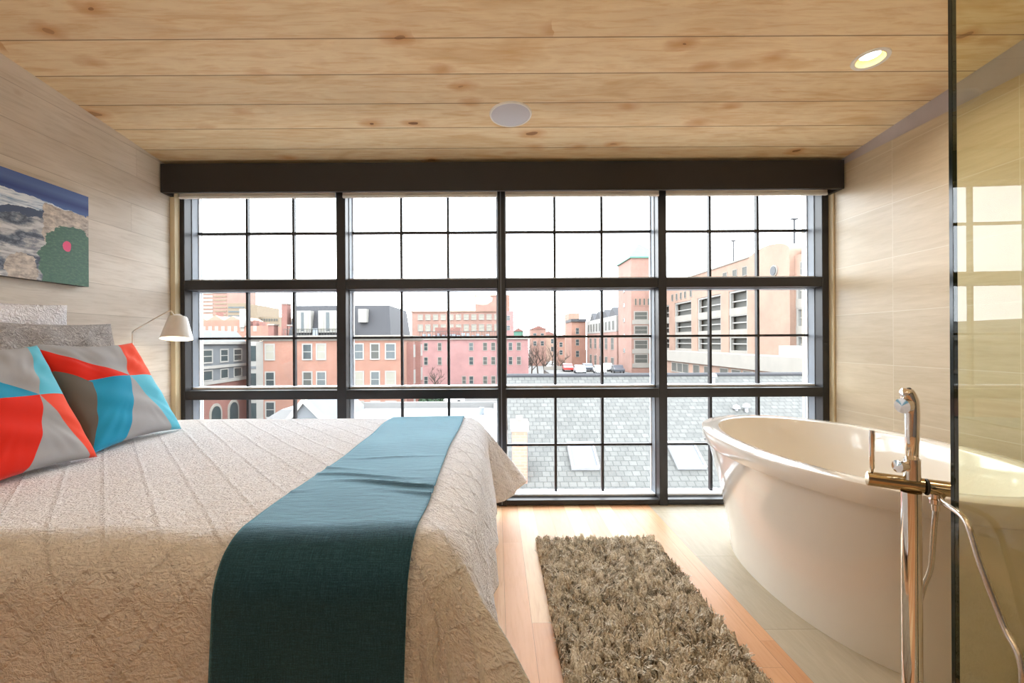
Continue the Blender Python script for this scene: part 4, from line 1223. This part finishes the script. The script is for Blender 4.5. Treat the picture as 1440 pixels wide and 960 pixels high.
# --- parking garage, parallel to our view axis, on the right
def garage():
    Xg = 30.
    D = lambda px: F * Xg / (px - PX)
    g = thing('parking_garage', (Xg, 60, GZ), 'peach brick parking garage with open decks and an arched gable', 'parking garage')
    o = (Xg, 0, 0); n = (-1, 0, 0)
    y_near, y_far = 36., 83.6
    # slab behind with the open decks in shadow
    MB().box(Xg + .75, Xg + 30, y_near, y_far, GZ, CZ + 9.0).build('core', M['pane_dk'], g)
    # piers and spandrels: build facade from strips around the openings
    rows = [(CZ - 4.3, CZ - 2.9), (CZ - 1.3, CZ + .25), (CZ + 1.36, CZ + 3.0), (CZ + 4.05, CZ + 5.97)]
    opens = [(D(1051), D(1025)), (D(1014), D(981)), (D(972.5), D(949)), (D(941), 82.8), (39.0, D(1118.5))]
    opens = sorted(opens)
    m = MB(); y = y_near
    for (a, b) in opens:
        m.box(Xg, Xg + .7, y, a, GZ, CZ + 8.43); y = b
    m.box(Xg, Xg + .7, y, y_far, GZ, CZ + 8.43)
    for (a, b) in opens: m.box(Xg + .0, Xg + .7, a, b, rows[-1][1] + .25, CZ + 8.43)
    m.build('wall', M['peach'], g)
    m = MB(); m.box(Xg, Xg + .8, D(1057), y_far, CZ + 8.42, CZ + 9.75); m.build('parapet', M['peach'], g)
    MB().box(Xg - .12, Xg + .9, D(1057), y_far, CZ + 9.75, CZ + 9.92).build('coping', M['stone'], g)
    # arch
    yc = (D(1057) + D(1118)) / 2; hw = (D(1057) - D(1118)) / 2
    pts = [(Xg - .5, yc - hw, GZ + 6), (Xg - .5, yc + hw, GZ + 6)] + [(Xg - .5, yc + hw * math.cos(a), CZ + 9.0 + 1.25 * math.sin(a)) for a in np.linspace(0, PI, 24)]
    m = MB(); m.prism(pts, (0, 0, 0), (1.4, 0, 0)); ar = m.build('arched_gable', M['peach'], g)
    def disc(yc_, zc, r, x0, x1, mat, name, par):
        m = MB(); m.prism([(0, yc_ + r * math.cos(a), zc + r * math.sin(a)) for a in np.linspace(0, 2 * PI, 28)[:-1]], (x0, 0, 0), (x1, 0, 0)); return m.build(name, mat, par)
    rw = disc(D(1096), CZ + 97 / F * D(1096), .62, Xg - .62, Xg - .4, M['stone'], 'round_window', ar)
    disc(D(1096), CZ + 97 / F * D(1096), .48, Xg - .68, Xg - .4, M['dkpane'], 'pane', rw)
    # pale spandrels and frames round the open decks
    for (a, b) in opens:
        for i, (z0, z1) in enumerate(rows):
            zlow = rows[i - 1][1] + .12 if i else z0 - 1.
            s = MB(); s.box(Xg + .05, Xg + .7, a, b, zlow, z0)
            sp_ = s.build('spandrel', M['stone'], g)
            s = MB(); s.box(Xg + .1, Xg + .5, a, b, z1, z1 + .25); s.box(Xg + .1, Xg + .5, a, a + .3, z0, z1); s.box(Xg + .1, Xg + .5, b - .3, b, z0, z1)
            s.box(Xg + .3, Xg + .4, a, b, z0 + .75, z0 + .9)
            s.build('opening_frame', M['winwhite'], sp_)
    # small slots high on the wall
    for px in (946, 952, 958, 964, 972, 1020, 1034, 1048):
        y = D(px); w = .35 if px < 1000 else .5
        z = CZ + (7.3 if px < 1000 else 8.35)
        win(g, o, UY, n, y - w, y + w, z - .55, z + .45, frame='stone', pane='pane_dk', fw=.08, split=False)
    win(g, (Xg - .0, 0, 0), UY, n, D(1136) - .2, D(1127), CZ + 6.4, CZ + 7.6, frame='stone', pane='pane', fw=.1)
    # podium
    pd = MB().box(27, Xg, 34, 76, GZ, CZ - 1.7).build('podium', M['peach'], g)
    MB().box(26.6, Xg, 34, 76, CZ - 3.1, CZ - 1.6).build('fascia', M['stone'], pd)
    for px in (948, 956, 964, 979, 995, 1018, 1035, 1052):
        y = F * 27 / (px - PX)
        win(pd, (27, 0, 0), UY, n, y - .9, y + .9, CZ - 4.6, CZ - 3.4, frame='stone', pane='pane_dk', fw=.12, split=False)
    MB().box(27.6, 29.2, F * 28.5 / (1136 - PX) - 1, F * 28.5 / (1108 - PX), CZ - 1.6, CZ - .55).build('rooftop_unit', M['winwhite'], pd)
    # corner stair tower with copper roof
    g2 = thing('brick_stair_tower', (27, 88, GZ), 'square salmon brick tower with a green pyramid roof', 'tower')
    d = 84.; X, Z = front_px(d)
    xa, xb = X(888), X(931)
    MB().box(xa, xb, d, 93., GZ, Z(363)).build('wall', M['mill'], g2)
    m = MB(); zt = Z(362)
    m.box(xa - .3, xb + .3, d - .3, 93.3, zt - .25, zt)
    m.add([(xa - .3, d - .3, zt), (xb + .3, d - .3, zt), (xb + .3, 93.3, zt), (xa - .3, 93.3, zt), ((xa + xb) / 2, 88.6, zt + 3.3)], [(0, 1, 4), (1, 2, 4), (2, 3, 4), (3, 0, 4), (3, 2, 1, 0)])
    m.build('roof', M['copper'], g2)
    for (t0, t1) in ((440, 450), (460, 470), (480, 491), (500, 511)):
        MB().box(X(889), X(931), d - .12, d + .1, Z(t1 + 7), Z(t1 + 1)).build('spandrel', M['stone'], g2)
        win(g2, (0, d, 0), UX, (0, -1, 0), X(893), X(910), Z(t1), Z(t0), frame='stone', pane='pane_dk', fw=.2)
    for px in (893, 899, 905, 911):
        win(g2, (0, d, 0), UX, (0, -1, 0), X(px), X(px + 2.4), Z(430), Z(421), frame='peach', pane='pane_dk', fw=.1, split=False)
    for t0 in (403, 425, 447, 470, 492):
        win(g2, (xa, 0, 0), UY, n, 88.2, 89.2, Z(t0 + 5), Z(t0), frame='stone', pane='pane', fw=.1, split=False)
    # roof lamps
    for (px, tb, tt, lab) in ((1032, 372, 341, 'thin lamp post on the garage roof, left of the arched gable'), (1118, 362, 311, 'tall lamp post on the garage roof, right of the arched gable')):
        xx = Xg + 2.6; dd = F * xx / (px - PX)
        zb_, zt_ = CZ + 9.0, CZ + (PY - tt) / F * dd
        L = thing('lamp_post', (xx, dd, zb_), lab, 'lamp post')
        MB().tube([(xx, dd, zb_), (xx, dd, zt_)], .12, 8).build('pole', M['polemetal'], L)
        MB().box(xx - .35, xx + .35, dd - .2, dd + .2, zt_, zt_ + .15).build('lamp_head', M['polemetal'], L)
garage()

def street_buildings():
    # white-topped block along the street
    Xa = 24.5
    D = lambda px: F * Xa / (px - PX)
    g = thing('white_topped_block', (Xa, 105, GZ), 'brick block with a white top floor of tall windows, left of the green-roofed tower', 'building')
    y0, y1 = 94., 125.
    MB().box(Xa, Xa + 14, y0, y1, GZ, CZ + 2.0).build('wall', M['mill'], g)
    MB().box(Xa - .1, Xa + 14, y0, y1, CZ + 1.9, CZ + 5.2).build('top_floor', M['winwhite'], g)
    n = (-1, 0, 0)
    for k in range(9):
        y = y0 + 1.5 + k * 3.2
        win(g, (Xa - .1, 0, 0), UY, n, y, y + 1.8, CZ + 2.3, CZ + 4.2, frame='winwhite', pane='pane_dk', fw=.1, split=False)
    for r_ in range(2):
        for k in range(5):
            y = y0 + 2.5 + k * 5.6
            win(g, (Xa, 0, 0), UY, n, y, y + 2.2, CZ - 1.8 - 4.2 * r_, CZ + .6 - 4.2 * r_, frame='stone', pane='pane_dk', fw=.12)
    for k in range(4):
        y = y0 + 2 + k * 7
        m = MB(); m.prism([(Xa + .3, y, CZ + 5.2), (Xa + .3, y + 3, CZ + 7.2), (Xa + .3, y + 6, CZ + 5.2)], (0, 0, 0), (5, 0, 0)); m.build('roof_gable', M['mansard'], g)
    d = 126.; X, Z = front_px(d)
    g = thing('street_end_block', (X(812), d, GZ), 'orange brick block at the far end of the white-topped block', 'building')
    MB().box(X(804), X(824), d, d + 10, GZ, Z(452)).build('wall', M['brick'], g)
    MB().box(X(803), X(824), d - .5, d + 10, Z(453), Z(449)).build('cornice', M['mansard'], g)
    MB().box(X(808), X(824), d + 10, d + 18, GZ, Z(438)).build('rear_wing', M['peach'], g)
    for t0 in (462, 478, 494):
        win(g, (0, d, 0), UX, (0, -1, 0), X(810), X(814), Z(t0 + 8), Z(t0), frame='stone', pane='pane', fw=.1)
    specs = [(747, 768, 463, 190., 'mill', 'low salmon house at the far end of the street', 2), (722, 736, 466, 200., 'copper', 'small grey-green roofed house behind the pink building', 1),
             (784, 803, 476, 170., 'brick', 'small red brick house at the far end of the street', 2), (760, 783, 471, 230., 'peach', 'farthest peach house beyond the street trees', 2)]
    for (a, b, t0, d, mt, lab, nw) in specs:
        X, Z = front_px(d)
        g = thing('far_house', (X((a + b) / 2), d, GZ), lab, 'house')
        MB().box(X(a), X(b), d, d + 12, GZ, Z(t0)).build('wall', M[mt], g)
        m = MB(); m.prism([(X(a) - .3, d, Z(t0)), (X((a + b) / 2), d, Z(t0 - 5)), (X(b) + .3, d, Z(t0))], (0, -.3, 0), (0, 12, 0)); m.build('roof', M['brick_dk'], g)
        for k in range(nw):
            aa = a + (b - a) * (k + .3) / nw
            for t1 in (t0 + 6, t0 + 17):
                win(g, (0, d, 0), UX, (0, -1, 0), X(aa), X(aa + 4), Z(t1 + 6), Z(t1), pane='pane', fw=.1)
street_buildings()

# --- low roofs just beyond the bed
def low_roofs():
    g = thing('flat_roofed_building', (-3, 20, GZ), 'low building with a white flat roof beyond the foot of the bed', 'building')
    MB().box(-7.2, -.05, 15.5, 25.5, GZ, -2.62).build('wall', M['brick_dk'], g)
    MB().box(-7.2, -.05, 15.5, 25.5, -2.62, -2.5).build('roof', M['roofwhite'], g)
    m = MB(); m.box(-7.3, .0, 25.4, 25.7, -2.62, -2.2); m.box(-7.3, .0, 15.3, 15.5, -2.62, -2.2); m.box(-.15, .05, 15.5, 25.4, -2.62, -2.25)
    m.build('parapet', M['roofwhite'], g)
    MB().tube([(-.75, 23, -2.5), (-.75, 23, -2.15)], .12, 12).build('roof_vent', M['extframe'], g)
    MB().box(-2.2, -1.4, 22, 22.8, -2.5, -2.25).build('roof_hatch', M['sill'], g)
    g = thing('gabled_dormer_house', (-9, 22, GZ), 'white-trimmed gabled roof just above the bed at the second mullion', 'house')
    x0, x1 = -10.4, -7.5
    m = MB(); m.prism([(x0, 22, -3.2), ((x0 + x1) / 2 - .2, 22, -1.6), (x1, 22, -3.2)], (0, 0, 0), (0, 6, 0)); m.build('roof', M['bluegrey'], g)
    m = MB(); m.prism([(x0 - .2, 22, -3.3), ((x0 + x1) / 2 - .2, 22, -1.45), (x1 + .2, 22, -3.3), (x1 - .1, 22, -3.3), ((x0 + x1) / 2 - .2, 22, -1.75), (x0 + .1, 22, -3.3)], (0, -.2, 0), (0, 0, 0)); m.build('bargeboard', M['winwhite'], g)
    MB().box(x0 + .2, x1 - .2, 22.05, 28, GZ, -3.2).build('wall', M['winwhite'], g)
    g = thing('shed_roof_house', (-12, 24, GZ), 'small white roof low at the left of the view', 'house')
    m = MB(); m.prism([(-12.8, 24, -3.3), (-11.2, 24, -2.35), (-9.8, 24, -2.35), (-9.4, 24, -3.3)], (0, 0, 0), (0, 5, 0)); m.build('roof', M['roofwhite'], g)
    MB().box(-12.6, -9.6, 24.1, 29, GZ, -3.3).build('wall', M['stone'], g)
low_roofs()

# --- trees
def bare_tree(x, y, h, label, seed):
    r = random.Random(seed); m = MB(); g = []
    def branch(p, d, L, rad, lev):
        n = 4; pts = [p]; dd = d.copy()
        for i in range(n):
            dd = (dd + Vector((r.uniform(-.18, .18), r.uniform(-.18, .18), r.uniform(-.02, .12)))).normalized()
            pts.append(pts[-1] + dd * L / n)
        m.tube(pts, [rad * (1 - .5 * i / n) for i in range(n + 1)], 5, False)
        if lev < 4:
            for i in range(3 if lev else 5):
                q = pts[r.randint(1 if lev else 2, n)]
                a = r.uniform(0, 2 * PI); e = r.uniform(.4, .9)
                nd = (dd * math.cos(e) + Vector((math.cos(a), math.sin(a), .3)).normalized() * math.sin(e)).normalized()
                branch(q, nd, L * r.uniform(.5, .72), rad * .52, lev + 1)
    branch(Vector((x, y, GZ)), Vector((0, 0, 1)), h * .5, .22, 0)
    o = m.build('bare_tree', M['bark'])
    tag(o, label, 'tree', 'bare street trees')
for i, (px, d, h) in enumerate(((747, 118, 11), (757, 132, 11.5), (766, 122, 9), (776, 145, 10), (786, 118, 8.5), (738, 112, 8))):
    bare_tree((px - PX) / F * d, d, h, 'bare leafless street tree standing in the gap between the pink building and the brick blocks', 30 + i)
def evergreen(px, py, d, r_, label, seed):
    c = at(px, py, d); rr = random.Random(seed)
    g = thing('leafy_tree', (c.x, d, GZ), label, 'tree')
    MB().tube([(c.x, d, GZ), (c.x, d, c.z)], [.2, .1], 8).build('trunk', M['bark'], g)
    m = MB()
    for i in range(900):
        v = Vector((rr.gauss(0, 1), rr.gauss(0, 1), rr.gauss(0, 1))).normalized() * r_ * rr.uniform(.6, 1.05)
        v.z *= 1.1; p = c + v; s = .16 * r_ / 1.5
        a = Vector((rr.uniform(-1, 1), rr.uniform(-1, 1), rr.uniform(-1, 1))).normalized(); b = a.orthogonal().normalized()
        m.add([p - a * s, p + b * s, p + a * s, p - b * s * .6], [(0, 1, 2, 3)])
    m.build('foliage', M['leaf'], g)
evergreen(606, 566, 52, 1.5, 'small green tree seen just above the bed, right of the brick corner building', 5)
bare_tree((608 - PX) / F * 84, 84, 5.5, 'small bare tree against the left part of the pink building', 77)


# --- cars
def car_body(col_mat):
    g = thing('car', (0, 0, 0), 'car', 'car')
    L, W = 4.4, 1.75
    side = [(-2.2, .35), (-2.2, .8), (-1.9, .92), (-1.1, .98), (-.5, 1.42), (.9, 1.45), (1.6, 1.0), (2.1, .9), (2.2, .6), (2.2, .35)]
    m = MB(); m.prism([(x, -W / 2, z) for x, z in side], (0, 0, 0), (0, W, 0)); m.build('body', col_mat, g, bevel=.06)
    m = MB(); m.prism([(x, -W / 2 - .01, z) for x, z in [(-.95, 1.0), (-.45, 1.36), (.85, 1.38), (1.4, 1.0)]], (0, 0, 0), (0, W + .02, 0)); m.build('side_glass', M['pane_dk'], g)
    for x in (-1.35, 1.35):
        for y in (-.80, .80):
            MB().lathe((x, y - .1, .33), [(.0, 0), (.33, 0), (.33, .2), (.0, .2)], 18, (0, 1, 0)).build('wheel', M['tyre'], g)
    return g
car_cols = {'white': plain('white_car_paint', srgb(226, 226, 226), .3, coat=.3), 'silver': plain('silver_car_paint', srgb(160, 166, 172), .3, coat=.3), 'dark': plain('dark_car_paint', srgb(50, 54, 62), .3, coat=.3), 'red': plain('red_car_paint', srgb(150, 40, 36), .3, coat=.3)}
protos = {}
def car(px, d, kind, rz, label):
    if d > 80 and GZ < 0: rz += 1.45
    if kind not in protos:
        c = car_body(car_cols[kind]); protos[kind] = c
    else:
        c = copy_tree(protos[kind])
    c.location = ((px - PX) / F * d, d, -4.595 if 80.5 < d < 90 else GZ); c.rotation_euler.z = rz
    c['label'] = label; c['group'] = 'parked cars'
car(634, 76, 'white', 0, 'white car parked beyond the foot of the bed, in front of the pink building')
car(616, 79, 'dark', .1, 'dark car parked left of the white car beyond the bed')
row = [(772, 142, 'silver'), (787, 139, 'dark'), (772, 168, 'white'), (781, 163, 'dark'), (776, 200, 'white'), (815, 82, 'silver'), (843, 81, 'white'), (868, 82, 'dark'), (798, 88, 'red'), (826, 88, 'dark'), (853, 88.5, 'white')]
dk = thing('parking_deck', (14, 78, GZ), 'low open parking deck with cars, beyond the ridge of the slate roof', 'parking deck')
MB().box(9.5, 23.8, 64, 92.5, -4.9, -4.6).build('slab', M['asphalt'], dk)
MB().box(9.5, 23.8, 64, 92.5, GZ, -4.9).build('wall', M['stone'], dk)
MB().box(9.5, 23.8, 92.5, 92.7, -4.6, -3.9).build('parapet', M['stone'], dk)
labs = ['silver car at the left end of the nearest row in the far street', 'dark car right of the silver one in the far street', 'white car in the second row of the far street, behind the silver one', 'dark car in the second row of the far street', 'white car farthest away in the street',
        'silver car in the front row on the parking deck, left end', 'white car in the middle of the front row on the parking deck', 'dark car at the right end of the front row on the parking deck',
        'red car at the left end of the back row on the parking deck', 'dark car in the middle of the back row on the parking deck', 'white car at the right end of the back row on the parking deck']
for (px, d, k), lab in zip(row, labs): car(px, d, k, .05, lab)

# ================================================================== LIGHT
w = bpy.data.worlds.new('overcast_sky'); scn.world = w; w.use_nodes = True
wt = w.node_tree; wt.nodes.clear()
wo = wt.nodes.new('ShaderNodeOutputWorld'); bg = wt.nodes.new('ShaderNodeBackground')
tc = wt.nodes.new('ShaderNodeTexCoord'); nz = wt.nodes.new('ShaderNodeTexNoise'); nz.inputs['Scale'].default_value = 3.; nz.inputs['Detail'].default_value = 5
cr = wt.nodes.new('ShaderNodeValToRGB')
cr.color_ramp.elements[0].position = .38; cr.color_ramp.elements[0].color = (.80, .87, .97, 1)
cr.color_ramp.elements[1].position = .62; cr.color_ramp.elements[1].color = (.95, .97, 1., 1)
wt.links.new(tc.outputs['Generated'], nz.inputs['Vector']); wt.links.new(nz.outputs[0], cr.inputs[0]); wt.links.new(cr.outputs[0], bg.inputs[0])
bg.inputs[1].default_value = 9.0
wt.links.new(bg.outputs[0], wo.inputs[0])

def area(name, loc, size, e, col, rot=(0, 0, 0), shape='DISK', spread=None):
    li = bpy.data.lights.new(name, 'AREA'); li.shape = shape; li.size = size; li.energy = e; li.color = col
    if spread: li.spread = spread
    o = bpy.data.objects.new(name, li); COL.objects.link(o); o.location = loc; o.rotation_euler = rot
    return o
warm = (1., .87, .70)
dl = area('downlight_glow', DLc + Vector((0, 0, -.02)), .09, 5., warm, spread=R(150))
for (x, y) in ((-1.2, .6), (0., .5), (1.6, .5), (-1.2, -1.2), (.4, -1.2), (1.6, -1.4)):
    area('downlight_glow', (x, y, ceil_z(y) - .02), .10, 2., warm, spread=R(160))
# added point fill lights behind the camera, with no fixture of their own
for (x, y, z, e) in ((-.8, -1.3, 1.5, 3.), (1.2, -1.2, 1.4, 3.)):
    li = bpy.data.lights.new('rear_fill', 'POINT'); li.energy = e; li.color = (1., .83, .62); li.shadow_soft_size = .18
    o = bpy.data.objects.new('rear_fill', li); COL.objects.link(o); o.location = (x, y, z)

# added area fills, out of view, aimed up to brighten the timber ceiling
for x in (-1.5, -.2, 1.3):
    area('ceiling_fill', (x, -.35, 1.75), .3, 8., (1., .95, .84), rot=(R(180 - 38), 0, 0), spread=R(150))
# ================================================================== CAMERA
cam = bpy.data.cameras.new('camera'); co = bpy.data.objects.new('camera', cam); COL.objects.link(co)
cam.sensor_width = 36.; cam.lens = F / 1440 * 36
cam.shift_x = (720 - PX) / 1440; cam.shift_y = 0.
cam.clip_start = .02; cam.clip_end = 2000
co.location = (0, 0, CZ)
co.rotation_euler = (R(90), 0, 0)
co.rotation_euler = (Matrix.Rotation(R(90), 3, 'X') @ Matrix.Rotation(R(-.33), 3, 'Z')).to_euler()
scn.camera = co
scn.view_settings.view_transform = 'Standard'; scn.view_settings.look = 'None'; scn.view_settings.gamma = 1.
scn.view_settings.exposure = .12
scn.view_settings.use_curve_mapping = False
scn.cycles.max_bounces = 12; scn.cycles.diffuse_bounces = 6; scn.cycles.glossy_bounces = 6; scn.cycles.transparent_max_bounces = 16; scn.cycles.transmission_bounces = 8
scn.cycles.sample_clamp_indirect = 6.; scn.cycles.caustics_reflective = False; scn.cycles.caustics_refractive = False
try:
    scn.cycles.use_denoising = True; scn.cycles.denoiser = 'OPENIMAGEDENOISE'
except Exception: pass
